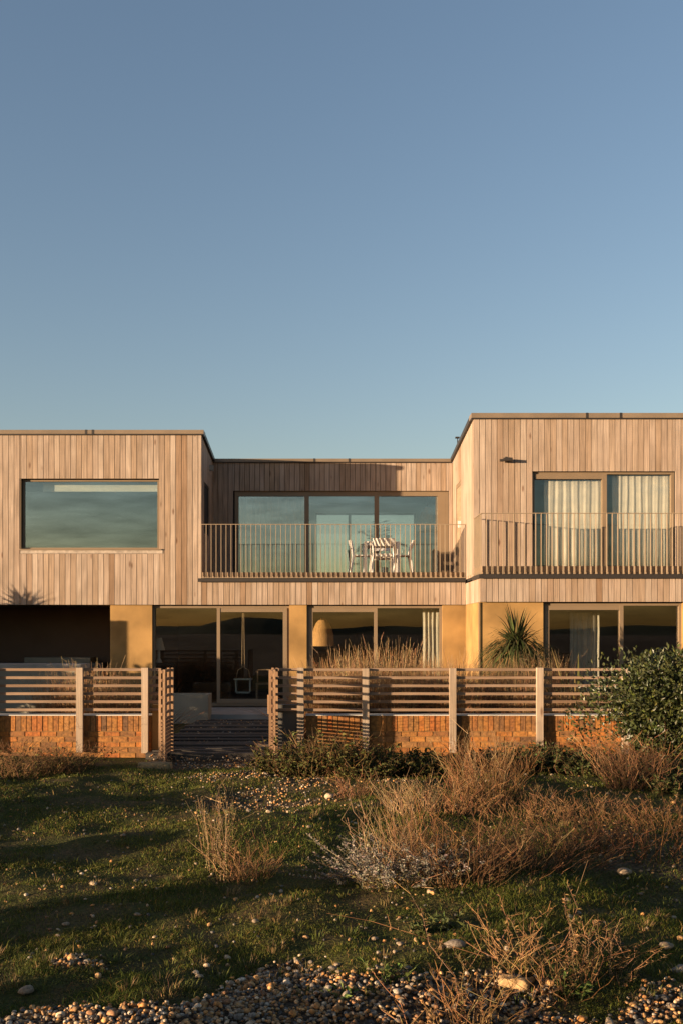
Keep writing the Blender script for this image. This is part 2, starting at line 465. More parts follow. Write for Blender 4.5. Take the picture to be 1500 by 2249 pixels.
# distant hills on the landward side, seen only mirrored in the glass
def hills():
    xs = np.linspace(-900, 900, 120)
    prof = 7 + 5 * np.sin(xs / 140 + 1) + 3 * np.sin(xs / 47) + 24 * np.exp(-((xs + 62) / 42) ** 4) + 9 * np.exp(-((xs + 150) / 60) ** 2) + 10 * np.exp(-((xs - 330) / 90) ** 2)
    prof = np.maximum(prof * .55, 2.5)
    rows = [(-700, 0), (-800, .55), (-880, .9), (-950, 1), (-1150, .8), (-1500, 0)]
    V, Fc = [], []
    for (y, k) in rows:
        for x, p in zip(xs, prof): V.append((x, y, p * k - .5))
    n = len(xs)
    for r in range(len(rows) - 1):
        for i in range(n - 1): Fc.append((r * n + i, r * n + i + 1, (r + 1) * n + i + 1, (r + 1) * n + i))
    m = bpy.data.meshes.new('hills'); m.from_pydata(V, [], Fc); m.materials.append(flat_mat('hillside', (.05, .055, .03), .95, 0, .3, .02, .05))
    for p in m.polygons: p.use_smooth = True
    o = bpy.data.objects.new('hills', m); COL.objects.link(o)
    tag(o, 'low wooded hills on the far side of the land', kind='structure')
hills()

# ------------------------------------------------------------------ the house
Y0, Y1, Y2, Y3 = 19.4, 20.25, 21.4, 23.6
XL, XR = -2.62, 3.04
XMIN, XMAX = -8.3, 8.6
ZB = 2.306           # underside of cladding
FL = 3.0             # balcony floor
house = empty('house', (0, Y2, 0), 'two storey timber clad house with ochre rendered ground floor and flat roofs', 'house')
PITCH = .1190

def wall_front(name, y, x0, x1, z0, z1, holes, mat=None, thick=.16):
    """backing wall with openings, face at y (boards stand .022 proud)"""
    bs = []
    cuts = sorted(set([x0, x1] + [h[0] for h in holes] + [h[1] for h in holes]))
    for a, b in zip(cuts[:-1], cuts[1:]):
        spans = [(z0, z1)]
        for h in holes:
            if h[0] < b - 1e-6 and h[1] > a + 1e-6:
                ns = []
                for s in spans:
                    if h[2] > s[0]: ns.append((s[0], min(s[1], h[2])))
                    if h[3] < s[1]: ns.append((max(s[0], h[3]), s[1]))
                spans = [s for s in ns if s[1] - s[0] > 1e-4]
        for s in spans: bs.append((a, b, y + .024, y + thick, s[0], s[1]))
    return bxs(name, bs, mat or M_back, house)

def boards_front(parent, y, x0, x1, z0, z1, holes=(), start=None, ztop=None):
    x = x0
    while x < x1 - .015:
        b = min(x + PITCH * random.uniform(.97, 1.03), x1)
        if x1 - b < .03: b = x1
        spans = [(z0, z1)]
        for h in holes:
            if h[0] < b - .006 and h[1] > x + .006:
                # board crosses the opening's column
                if h[0] > x + .02 and h[0] < b - .02 or h[1] < b - .02 and h[1] > x + .02:
                    # trim board at the jamb
                    if h[0] > x + .02: b = h[0]
                    elif h[1] < b - .02: b = h[1]
                spans2 = []
                for s in spans:
                    if h[2] > s[0]: spans2.append((s[0], min(s[1], h[2])))
                    if h[3] < s[1]: spans2.append((max(s[0], h[3]), s[1]))
                spans = [s for s in spans2 if s[1] - s[0] > .01]
        for s in spans:
            d = random.uniform(-.002, .002)
            bx('board', x + .005, b - .005, y + d, y + .026, s[0], s[1] + random.uniform(-.002, 0), M_cedar, parent)
        x = b

def boards_side(parent, x, sgn, y0, y1, z0, ztop, holes=()):
    """boards on a wall facing -x (sgn -1) or +x (sgn 1); ztop is a function of y"""
    y = y0
    while y < y1 - .015:
        b = min(y + PITCH, y1)
        if y1 - b < .03: b = y1
        for h in holes:
            if y < h[0] - .02 < b - .02: b = h[0]
            if y < h[1] - .02 < b - .02: b = h[1]
        zt = min(ztop(y), ztop(b))
        spans = [(z0, zt)]
        for h in holes:
            if h[0] < b - .006 and h[1] > y + .006:
                spans = [s for s in ((z0, h[2]), (h[3], zt)) if s[1] - s[0] > .01]
        for s in spans:
            xa, xb = (x, x + .026) if sgn < 0 else (x - .026, x)
            bx('board', xa, xb, y + .005, b - .005, s[0], s[1], M_side, parent)
        y = b

def framed(name, y, x0, x1, z0, z1, bars, glass, panes, fw=.06, dep=.09, top=.06, bot=.06, mat=None):
    """window frame (one mesh) with extra vertical bars [(x0,x1,y_forward)], panes [(x0,x1,z0,z1,yoff)] as sub-parts"""
    bs = [(x0, x1, y, y + dep, z1 - top, z1), (x0, x1, y, y + dep, z0, z0 + bot),
          (x0, x0 + fw, y + .002, y + dep - .002, z0 + bot, z1 - top), (x1 - fw, x1, y + .002, y + dep - .002, z0 + bot, z1 - top)]
    for (a, b, fwd) in bars: bs.append((a, b, y - fwd, y + dep - .004, z0 + bot, z1 - top))
    w = bxs(name, bs, mat or M_bronze, house)
    for (a, b, c, d, yo) in panes:
        bx('pane', a, b, y + yo, y + yo + .012, c, d, glass, w)
    return w

# ---- left block, upper storey
lw = (fx(47, Y2), fx(350, Y2), fz(1207, Y2), fz(1051, Y2))
ztopL = fz(955, Y2)
wallL = wall_front('left_clad_wall', Y2, XMIN, XL - .03, ZB, ztopL, [lw])
lw_sill = lw[2] - .09
boards_front(wallL, Y2, XMIN, XL, ZB, ztopL, [(lw[0], lw[1], lw_sill, lw[3])])
win = framed('picture_window', Y2 + .10, lw[0], lw[1], lw[2], lw[3], [], M_glass_left,
             [(lw[0] + .05, lw[1] - .05, lw[2] + .05, lw[3] - .05, .03)], fw=.05, top=.05, bot=.05)
bxs('reveal', [(lw[0] - .012, lw[0], Y2 + .01, Y2 + .2, lw[2], lw[3]), (lw[1], lw[1] + .012, Y2 + .01, Y2 + .2, lw[2], lw[3]),
               (lw[0] - .012, lw[1] + .012, Y2 + .01, Y2 + .2, lw[3], lw[3] + .012)], M_bronze, win)
bx('sill', lw[0] - .02, lw[1] + .06, Y2 - .035, Y2 + .1, lw[2] - .012, lw[2] + .012, M_bronze, win)
bx('apron', lw[0] - .01, lw[1] + .08, Y2 - .012, Y2 + .02, lw_sill + .004, lw[2] - .014, M_sill, win)
# coping
def coping(x0, x1, y, z0, z1, joints, over=.05):
    c = bx('coping', x0, x1, y - over, y + .3, z0, z1, M_coping, house)
    bx('coping_shadow_gap', x0, x1 - .01, y - over + .015, y + .28, z0 - .018, z0 - .001, M_dark, house)
    for j in joints:
        bx('coping_joint', j - .025, j + .025, y - over - .004, y + .305, z0 - .004, z1 + .004, M_dark, c)
    return c
coping(XMIN, XL + .05, Y2, ztopL + .012, fz(945, Y2), [fx(191, Y2), fx(206, Y2)])
# side of left block facing the balcony
ztopC = fz(1016, Y3)
zl = lambda y: ztopL + (ztopC - ztopL) * (y - Y2) / (Y3 - Y2)
wSL = prism('left_return_wall', [(Y2 + .03, ZB), (Y3 + .2, ZB), (Y3 + .2, zl(Y3 + .2)), (Y2 + .03, zl(Y2 + .03))], 'x', XL - .15, XL - .027, M_back, house)
sh = (21.9, 22.75, 3.9, 5.03)
boards_side(wSL, XL, 1, Y2 + .03, Y3, 2.9, zl, [sh])
bxs('side_window', [(XL - .024, XL - .01, sh[0], sh[1], sh[2], sh[2] + .05), (XL - .024, XL - .01, sh[0], sh[1], sh[3] - .05, sh[3]), (XL - .024, XL - .01, sh[0], sh[0] + .05, sh[2] + .05, sh[3] - .05), (XL - .024, XL - .01, sh[1] - .05, sh[1], sh[2] + .05, sh[3] - .05)], M_dark, house)
prism('side_coping', [(Y2 + .3, zl(Y2 + .3) + .012), (Y3, ztopC + .012), (Y3, ztopC + .10), (Y2 + .3, zl(Y2 + .3) + .105)], 'x', XL - .3, XL + .05, M_dark, house)  # coping coloured dark here to carry the shade on this side

# ---- recess (centre, upper storey)
rw = (fx(516, Y3), fx(985, Y3), FL + .03, fz(1078, Y3))
wallC = wall_front('recess_clad_wall', Y3, XL - .02, XR + .02, FL - .1, ztopC, [rw])
boards_front(wallC, Y3, XL, XR, FL + .03, ztopC, [rw])
x1a, x1b, x2a, x2b, x3a, x3b = [fx(p, Y3) for p in (525, 669, 679, 822, 832, 961)]
zt, zb = rw[3] - .12, rw[2] + .07
sw = framed('sliding_window', Y3 + .06, rw[0], rw[1], rw[2], rw[3], [(x1b, x2a, .01), (x2b, x3a, .01), (x3b, rw[1] - .08, .0)], M_glass_up,
            [(x1a - .01, x1b + .01, zb, zt, .05), (x2a - .01, x2b + .01, zb, zt, .03), (x3a - .01, x3b + .01, zb, zt, .05)], fw=.085, top=.115, bot=.065)
bx('handle', x1a - .06, x1a - .035, Y3 + .02, Y3 + .06, 3.95, 4.2, M_dark, sw)
coping(XL, XR, Y3, ztopC + .012, fz(1008, Y3), [fx(691, Y3), fx(767, Y3)])

# ---- centre lower cladding under the balcony
wallB = wall_front('balcony_clad_band', Y2, XL - .03, XR - .03, ZB, fz(1279, Y2), [])
boards_front(wallB, Y2, XL, XR, ZB, fz(1279, Y2))
slab = bx('balcony_edge', fx(436, Y2), XR - .004, Y2 - .075, Y3 - .01, fz(1278, Y2), fz(1270.5, Y2), M_dark, house)
zs = fz(1270, Y2)
x = XL + .02
PB = .1062
deck = bx('balcony_floor', XL + .01, XR - .01, Y2 + .02, Y3 - .005, zs + .002, zs + .05, M_dark, house)
while x < XR - .06:
    bx('deck_board', x, x + .086, Y2 - .045, Y3 - .01, zs + .052, FL, M_deck, deck)
    bx('deck_bearer', x, x + .086, Y2 - .04, Y2 + .02, zs + .004, zs + .05, M_deck, deck)
    x += PB
rail_z = fz(1152, Y2)
rail = bxs('balcony_railing', [(XL + .0, XR - .01, Y2 - .10, Y2 - .06, rail_z - .012, rail_z)], M_rail, house)
x = XL + .005
while x < XR - .01:
    bx('baluster', x - .006, x + .006, Y2 - .096, Y2 - .066, zs + .012, rail_z - .012, M_rail, rail)
    x += PB
bx('bottom_rail', XL, XR - .01, Y2 - .098, Y2 - .064, zs + .001, zs + .012, M_rail, rail)

# ---- right block, upper storey
rwin = (fx(1168, Y1), fx(1482, Y1), FL - .02, fz(1035, Y1))
ztopR = fz(920, Y1)
wallR = wall_front('right_clad_wall', Y1, XR + .03, XMAX, FL - .2, ztopR, [rwin])
boards_front(wallR, Y1, XR, XMAX, FL - .1, ztopR, [rwin])
xa, xb, xc, xd = [fx(p, Y1) for p in (1175, 1323, 1333, 1476)]
zt, zb = rwin[3] - .12, rwin[2] + .1
rwf = framed('bedroom_window', Y1 + .07, rwin[0], rwin[1], rwin[2], rwin[3], [(xb, xc, .03)], M_glass_right,
             [(xa, xb + .01, zb, zt - .02, .03), (xc - .01, xd + .01, zb, zt + .07, .06)], fw=.06, top=.05, bot=.07)
bx('sash_head', rwin[0] + .065, xc, Y1 + .045, Y1 + .09, zt - .03, rwin[3] - .052, M_bronze, rwf)
bx('handle', rwin[0] + .03, rwin[0] + .055, Y1 + .03, Y1 + .07, 3.8, 4.08, M_dark, rwf)
coping(XR - .05, XMAX, Y1, ztopR + .012, fz(908, Y1), [fx(1287, Y1), fx(1361, Y1)])
zr = lambda y: ztopR + (ztopC - ztopR) * (y - Y1) / (Y3 - Y1)
wSR = prism('right_return_wall', [(Y1 + .03, FL - .2), (Y3 + .2, FL - .2), (Y3 + .2, zr(Y3 + .2)), (Y1 + .03, zr(Y1 + .03))], 'x', XR + .027, XR + .15, M_back, house)
dh = (22.12, 22.98, FL, 5.09)
boards_side(wSR, XR, -1, Y1 + .03, Y3, FL - .1, zr, [dh])
db = bxs('side_door', [(XR + .006, XR + .024, dh[0] + .002, dh[0] + .07, dh[2], dh[3]), (XR + .006, XR + .024, dh[1] - .07, dh[1] - .002, dh[2], dh[3]), (XR + .006, XR + .024, dh[0] + .07, dh[1] - .07, dh[3] - .08, dh[3])], M_bronze, house)
bx('door_leaf', XR + .014, XR + .022, dh[0] + .072, dh[1] - .072, dh[2], dh[3] - .082, M_deck, db)
bx('handle', XR - .05, XR + .012, dh[0] + .1, dh[0] + .13, 4.05, 4.2, M_white, db)
prism('side_coping', [(Y1 + .3, zr(Y1 + .3) + .012), (Y3, ztopC + .012), (Y3, ztopC + .10), (Y1 + .3, zr(Y1 + .3) + .12)], 'x', XR - .05, XR + .3, M_dark, house)

# ---- right balcony and its band
zb0 = fz(1322, Y0); zs0 = fz(1270, Y0)
wallB2 = wall_front('right_clad_band', Y0, XR + .03, XMAX, ZB, zs0 - .004, [])
boards_front(wallB2, Y0, XR, XMAX, ZB, zs0 - .004)
wSB = bx('band_return_wall', XR + .027, XR + .12, Y0 + .03, Y2 + .05, ZB, zs0 - .004, M_back, house)
boards_side(wSB, XR, -1, Y0 + .03, Y2 - .002, ZB, lambda y: zs0 - .004)
bx('balcony_edge', XR - .03, XMAX, Y0 - .06, Y1 + .02, zs0 - .002, zs0 + .078, M_dark, house)
wSC = bx('return_wall', XR + .027, XR + .12, Y1 + .03, Y2 + .05, zs0 + .08, FL - .1, M_back, house)
boards_side(wSC, XR, -1, Y1 + .03, Y2, zs0 + .08, lambda y: FL - .102)
deck2 = bx('balcony_floor', XR + .02, XMAX, Y0 + .02, Y1 - .01, zs0 + .082, zs0 + .12, M_dark, house)
x = XR + .03
while x < XMAX - .1:
    bx('deck_board', x, x + .09, Y0 - .03, Y1 - .004, zs0 + .122, FL, M_deck, deck2)
    bx('deck_bearer', x, x + .09, Y0 - .026, Y0 + .02, zs0 + .084, zs0 + .118, M_deck, deck2)
    x += PB
rail2 = bxs('balcony_railing', [(XR - .0, XMAX, Y0 - .085, Y0 - .045, rail_z - .012, rail_z), (XR, XR + .04, Y0 - .045, Y1 - .002, rail_z - .012, rail_z)], M_rail, house)
x = XR + .006
while x < XMAX:
    bx('baluster', x - .006, x + .006, Y0 - .08, Y0 - .05, zs0 + .08, rail_z - .012, M_rail, rail2)
    x += PB
y = Y0 + .04
while y < Y1 - .03:
    bx('baluster', XR + .006, XR + .034, y - .006, y + .006, zs0 + .08, rail_z - .012, M_rail, rail2)
    y += PB * .9

# ---- ground floor
YP = Y2 + .06
g1 = (fx(335, YP), fx(636, YP)); g2 = (fx(674, YP), fx(971, YP)); pier0 = fx(243, YP)
ZS = .12
def pier(x0, x1, y0, y1, mat=M_plaster): return bx('rendered_wall', x0, x1, y0, y1, -.05, ZB - .002, mat, house)
pier(pier0, g1[0], YP, YP + .35)
pier(g1[1], g2[0], YP, YP + .35)
pier(g2[1], XR + .03, YP, YP + .35)
YQ = Y0 + .08
g3 = (fx(1192, YQ), 7.02)
pier(XR + .012, g3[0], YQ, YQ + .3)
bx('rendered_wall', XR + .0121, XR + .25, YQ + .3, YP + .35, -.05, ZB - .002, M_plaster, house)
pier(g3[1], XMAX, YQ, YQ + .3)
def sliding_door(g, y, mid, opener, glass):
    z0, z1 = ZS, ZB - .02
    a, b = g
    m0, m1 = mid - .035, mid + .035
    if opener == 'R': panes = [(a + .05, m0, z0 + .07, z1 - .05, .07), (m1 + .0, b - .13, z0 + .14, z1 - .13, .03)]; bars = [(m0, m1, .03), (b - .14, b - .05, .02)]; head = (m1, b - .14)
    else: panes = [(a + .13, m0, z0 + .14, z1 - .13, .03), (m1, b - .05, z0 + .07, z1 - .05, .07)]; bars = [(m0, m1, .03), (a + .05, a + .13, .02)]; head = (a + .13, m0)
    d = framed('sliding_door', y, a, b, z0, z1, bars, glass, panes, fw=.05, top=.05, bot=.06)
    bx('sash_head', head[0], head[1], y - .02, y + .06, z1 - .135, z1 - .052, M_bronze, d)
    bx('sash_foot', head[0], head[1], y - .02, y + .06, z0 + .062, z0 + .15, M_bronze, d)
    return d
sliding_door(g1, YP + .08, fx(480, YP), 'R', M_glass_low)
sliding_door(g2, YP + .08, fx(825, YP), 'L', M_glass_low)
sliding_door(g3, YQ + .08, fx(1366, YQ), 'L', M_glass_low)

# rooms (walls, floors and ceilings behind the glass)
def room(x0, x1, y0, y1, z0, z1, wall, back=True, ceil=None):
    bx('room_floor', x0, x1, y0, y1, z0 - .08, z0, M_floor_in, house)
    bx('room_ceiling', x0, x1, y0, y1, z1, z1 + .08, ceil or wall, house)
    bx('room_wall', x0 - .08, x0, y0, y1, z0, z1, wall, house)
    bx('room_wall', x1, x1 + .08, y0, y1, z0, z1, wall, house)
    if back: bx('room_wall', x0, x1, y1, y1 + .08, z0, z1, wall, house)
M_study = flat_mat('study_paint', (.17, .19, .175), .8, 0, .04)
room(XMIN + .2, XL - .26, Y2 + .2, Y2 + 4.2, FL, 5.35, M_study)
room(XL + .12, XR - .12, Y3 + .2, Y3 + 4.5, FL, 5.35, M_room, back=False)
room(XR + .26, XMAX - .2, Y1 + .2, Y1 + 4.2, FL, 5.35, M_room)
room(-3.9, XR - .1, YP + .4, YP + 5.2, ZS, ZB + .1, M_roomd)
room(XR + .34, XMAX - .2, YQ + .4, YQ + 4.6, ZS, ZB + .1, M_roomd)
# far wall of the living room, with windows onto the sky behind
yb = Y3 + 4.5
ow = (fx(693, yb), fx(912, yb), fz(1262, yb), fz(1127, yb))
bw = wall_front('rear_wall', yb, XL + .1, XR - .1, FL - .1, 5.44, [ow], M_room)
rfw = framed('rear_window', yb + .05, ow[0], ow[1], ow[2], ow[3], [(fx(765, yb), fx(771, yb), 0)], M_glass_up, [(ow[0] + .04, ow[1] - .04, ow[2] + .04, ow[3] - .04, .04)], fw=.04, top=.04, bot=.04, mat=M_dark)
# roofs close the volumes
bx('roof', XMIN, XL - .16, Y2 + .17, Y2 + 5, 5.45, 5.6, M_dark, house)
bx('roof', XL - .02, XR + .02, Y3 + .18, Y3 + 5, 5.45, 5.6, M_dark, house)
bx('roof', XR + .16, XMAX, Y1 + .17, Y1 + 5, 5.45, 5.6, M_dark, house)
bx('end_wall', XMIN - .1, XMIN - .001, Y2, Y2 + 5, ZB, ztopL, M_cedar, house)
bx('end_wall', XMAX + .001, XMAX + .1, Y0, Y1 + 5, 0, ztopR, M_cedar, house)
bx('upper_floor', XMIN, XL - .2, Y2 + .17, Y2 + 4.6, ZB + .001, ZB + .3, M_plaster_grey, house)
# alcove under the left block
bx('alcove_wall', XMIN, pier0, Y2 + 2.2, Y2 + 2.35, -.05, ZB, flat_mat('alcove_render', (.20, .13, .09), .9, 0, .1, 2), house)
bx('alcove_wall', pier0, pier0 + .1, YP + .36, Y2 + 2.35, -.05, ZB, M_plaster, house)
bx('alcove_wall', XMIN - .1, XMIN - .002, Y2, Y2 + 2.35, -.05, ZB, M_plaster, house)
# floodlight and wall lamp, roof vent
fl = bxs('flood_light', [(fx(1103, Y1), fx(1122, Y1), Y1 - .16, Y1 - .05, fz(1014, Y1), fz(1008, Y1))], M_dark, house)
bx('bracket', fx(1108, Y1), fx(1113, Y1), Y1 - .05, Y1, fz(1012, Y1), fz(1004, Y1), M_dark, fl)
bx('sensor', fx(1095, Y1), fx(1104, Y1), Y1 - .13, Y1 - .06, fz(1015, Y1), fz(1010.5, Y1), M_dark, fl)
bx('wall_lamp', XL, XL + .09, 22.85, 22.95, 5.43, 5.55, flat_mat('lamp_metal', (.35, .33, .3), .4, .5), house)
bxs('roof_vent', [(XR - .02, XR + .0, 22.6, 22.62, 5.9, 6.12), (XR - .06, XR + .03, 22.57, 22.65, 6.12, 6.15)], M_dark, house)
bx('corner_strip', fx(1051, YQ) - .012, fx(1051, YQ) + .012, YQ - .03, YQ - .004, 0, ZB - .01, M_bronze, house)  # thin upright bronze strip at the corner of the rendered wall

# ------------------------------------------------------------------ terrace
bx('terrace', -4.2, XR, 19.65, YP + .08, -.06, .09, M_concrete); tag(bpy.data.objects['terrace'], 'pale concrete terrace step below the sliding doors', kind='structure')
pl = empty('planter', (fx(420, 19.3), 19.5, 0), 'low ochre grey rendered planter box beside the sleeper path', 'planter')
px0, px1, pz = fx(360, 19.2), fx(458, 19.2), fz(1526, 19.2)
bxs('box_wall', [(px0, px1, 19.2, 19.28, -.05, pz), (px0, px1, 19.72, 19.8, -.05, pz), (px0, px0 + .08, 19.28, 19.72, -.05, pz), (px1 - .08, px1, 19.28, 19.72, -.05, pz)], M_plaster_grey, pl)
bx('soil', px0 + .08, px1 - .08, 19.28, 19.72, -.05, pz - .08, M_sleep, pl)
path = empty('sleeper_path', (-1.45, 13.4, 0), 'dark timber sleeper path with gravel between the gate leaves', 'path')
y = 13.75
while y < 19.3:
    bx('sleeper', -2.45 + random.uniform(-.03, .03), -.45 + random.uniform(-.03, .03), y, y + .2, -.1, .015 + random.uniform(0, .03), M_sleep, path)
    y += .36
co = empty('outdoor_counter', (-6.2, 19.6, 0), 'grey concrete garden counter in front of the dark alcove', 'counter')
bxs('counter_base', [(-8.2, -4.75, 19.35, 20.0, -.05, 1.0)], M_plaster_grey, co)
bx('counter_top', -8.25, -4.7, 19.3, 20.05, 1.0, 1.09, M_concrete, co)
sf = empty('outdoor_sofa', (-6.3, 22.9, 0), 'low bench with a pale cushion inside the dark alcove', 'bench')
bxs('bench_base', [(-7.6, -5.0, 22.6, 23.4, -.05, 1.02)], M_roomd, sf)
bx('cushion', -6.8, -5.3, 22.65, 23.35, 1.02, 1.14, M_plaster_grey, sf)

# ------------------------------------------------------------------ garden wall and slatted fence
YF = 14.08
def slat_z(i): return EYE - (1470.7 - HY) * 14.17 / F - i * .1140
WALL_TOP = .524
def fence(name, x0, x1, posts, label, step):
    e = empty(name, ((x0 + x1) / 2, YF, 0), label, 'fence')
    edges = [x0] + [p for p in posts] + [x1]
    for a, b in zip(edges[:-1], edges[1:]):
        if b - a < .06: continue
        for i in range(6):
            z = slat_z(i) + random.uniform(-.002, .002)
            bx('slat', a + .0015, b - .0015, YF + .07, YF + .105, z - .019, z + .019, M_slat, e)
    for p in posts:
        t = slat_z(0) + .024
        bx('post', p - .046, p + .046, YF, YF + .069, -.0 + random.uniform(-.03, .03), t + random.uniform(-.006, .006), M_post, e)
    return e
def brick_wall(name, x0, x1, label):
    e = empty(name, ((x0 + x1) / 2, YF + .17, 0), label, 'wall')
    y = YF + .10
    bx('mortar_core', x0, x1, y + .012, y + .215, -.12, WALL_TOP - .006, M_mortar, e)
    bx('capping', x0 - .005, x1 + .005, y - .012, y + .23, WALL_TOP - .003, WALL_TOP + .010, M_strip, e)
    x = x0 + .004
    while x < x1 - .05:            # soldier course
        w = .0655 * random.uniform(.97, 1.05)
        d = random.uniform(-.004, .005)
        bx('brick', x, min(x + w, x1), y + d, y + .2, WALL_TOP - .222 + random.uniform(-.004, .004), WALL_TOP - .006, M_brick, e)
        x += .0762
    zc = WALL_TOP - .232
    r = 0
    while zc > -.02:
        x = x0 - (.11 if r % 2 else 0.0)
        while x < x1 - .03:
            a, b = max(x, x0) + .004, min(x + .2155, x1)
            d = random.uniform(-.003, .005)
            if b - a > .03: bx('brick', a, b, y + d, y + .2, zc - .0655, zc + random.uniform(-.002, .002), M_brick, e)
            x += .2255
        zc -= .0755; r += 1
    return e
PX = lambda p: fx(p, YF)
XG0, XG1 = -2.14, -.69        # gate opening
brick_wall('brick_wall', -5.6, PX(331), 'weathered orange brick wall under the slatted fence left of the gate')
fence('slatted_fence', -5.6, PX(353), [PX(-18), PX(175), PX(318.5)], 'silvery timber fence of horizontal slats left of the open gate', 0)
brick_wall('brick_wall', PX(672), 6.2, 'weathered orange brick wall under the slatted fence right of the gate')
fence('slatted_fence', PX(608), 6.2, [PX(660), PX(803), PX(994), PX(1185.5), PX(1374), PX(1566)], 'long silvery timber slat fence running from the open gate to the evergreen bush', 0)
# rendered ends of the wall beside the gate
bx('wall_end_panel', PX(332), PX(352), YF + .12, YF + .3, -.12, fz(1548, 14.2), M_plaster)
tag(bpy.data.objects['wall_end_panel'], 'narrow ochre rendered wall end beside the left gate leaf', 'wall end')
bx('wall_end_panel', PX(610), PX(668), YF + .12, YF + .3, -.12, fz(1548, 14.2), M_roomd)  # shade on this wall end is put into its dark colour
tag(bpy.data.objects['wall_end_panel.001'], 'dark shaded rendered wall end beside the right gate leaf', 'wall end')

def gate(xc, label):
    """leaf standing open at right angles, towards the camera"""
    e = empty('gate_leaf', (xc, YF, 0), label, 'gate', 'open gate leaves')
    ya, yb = YF - .74, YF + .02
    top = slat_z(0) + .03
    for (a, b) in ((ya, ya + .045), (yb - .045, yb)):
        bx('stile', xc - .044, xc - .012, a, b, -.09, top, M_gate, e)
        bx('stile', xc + .012, xc + .044, a, b, -.09, top, M_gate, e)
    for i in range(6):
        z = slat_z(i)
        bx('slat', xc - .0115, xc + .0115, ya - .004, yb + .004, z - .019, z + .019, M_gslat, e)
    z = .52
    while z > -.07:
        bx('slat', xc - .0115, xc + .0115, ya - .004, yb + .004, z - .018, z + .018, M_gslat, e)
        z -= .05
    return e
gl = gate(fx(357, YF - .72), 'left leaf of the open slatted timber gate, beside the stone block')
gr = gate(fx(598.5, YF - .72), 'right leaf of the open slatted timber gate, seen edge on')
bx('latch', fx(588, 13.4), fx(592, 13.4), 13.40, 13.44, fz(1568, 13.4), fz(1526, 13.4), M_gate, gr)

# ------------------------------------------------------------------ balcony furniture
def chair(loc, rz, label):
    e = empty('garden_chair', loc, label, 'chair', 'white chairs at the balcony table', rz)
    def part(n, boxes, rot=None):
        m = boxes_mesh(n, boxes, M_white)
        o = bpy.data.objects.new(n, m); COL.objects.link(o); o.parent = e
        if rot: o.rotation_euler = rot
        return o
    # seat faces +y, back at -y
    part('seat', [(-.22, .22, -.2, .22, .42, .44)])
    g = G()
    for sx in (-1, 1):
        P = np.array([[[sx * .22, .21, 0], [sx * .215, .2, .44]]]); q = G(); q.tubes(P, .021, .02, (.7, .67, .62), 6)
        o = bpy.data.objects.new('leg', q.mesh('leg', M_white)); COL.objects.link(o); o.parent = e
        P = np.array([[[sx * .24, -.27, 0], [sx * .225, -.2, .42], [sx * .225, -.22, .6], [sx * .225, -.255, .76]]]); q = G(); q.tubes(P, .023, .02, (.7, .67, .62), 6)
        o = bpy.data.objects.new('leg', q.mesh('leg', M_white)); COL.objects.link(o); o.parent = e
    V, Fc = [], []
    for k in range(9):                     # curved backrest panel
        t = k / 8 * 2 - 1
        yy = -.235 - .035 * (1 - t * t)
        for (z, dy) in ((.60, 0), (.77, -.05)):
            V += [(t * .235, yy + dy, z), (t * .235, yy + dy + .018, z)]
    for k in range(8):
        a = k * 4; b = a + 4
        Fc += [(a, b, b + 2, a + 2), (a + 1, a + 3, b + 3, b + 1), (a + 2, b + 2, b + 3, a + 3), (a, a + 1, b + 1, b)]
    Fc += [(0, 2, 3, 1), (32, 33, 35, 34)]
    m = bpy.data.meshes.new('backrest'); m.from_pydata(V, [], Fc); m.materials.append(M_white)
    o = bpy.data.objects.new('backrest', m); COL.objects.link(o); o.parent = e
    part('apron', [(-.2, .2, .17, .19, .38, .42), (-.2, .2, -.19, -.17, .38, .42)])
    return e
ty = 22.42
tx = fx(836, ty)
tb = empty('garden_table', (tx, ty, FL), 'small square white table among four chairs on the balcony', 'table')
bx('table_top', tx - .39, tx + .39, ty - .39, ty + .39, FL + .70, FL + .725, M_white, tb)
bxs('table_rail', [(tx - .35, tx + .35, ty - .36, ty - .33, FL + .64, FL + .70), (tx - .35, tx + .35, ty + .33, ty + .36, FL + .64, FL + .70), (tx - .36, tx - .33, ty - .33, ty + .33, FL + .64, FL + .70), (tx + .33, tx + .36, ty - .33, ty + .33, FL + .64, FL + .70)], M_white, tb)
for sx in (-1, 1):
    for sy in (-1, 1): bx('leg', tx + sx * .36 - .03, tx + sx * .36 + .03, ty + sy * .36 - .03, ty + sy * .36 + .03, FL, FL + .699, M_white, tb)
chair((tx + .02, ty - .38, FL), 0, 'white balcony chair nearest the railing, its back to the viewer')
chair((tx - .42, ty - .02, FL), -math.pi / 2, 'white balcony chair on the left of the table in profile')
chair((tx + .44, ty - .02, FL), math.pi / 2, 'white balcony chair on the right of the table in profile')
chair((tx + .02, ty + .40, FL), math.pi, 'white balcony chair behind the table, nearest the glass')

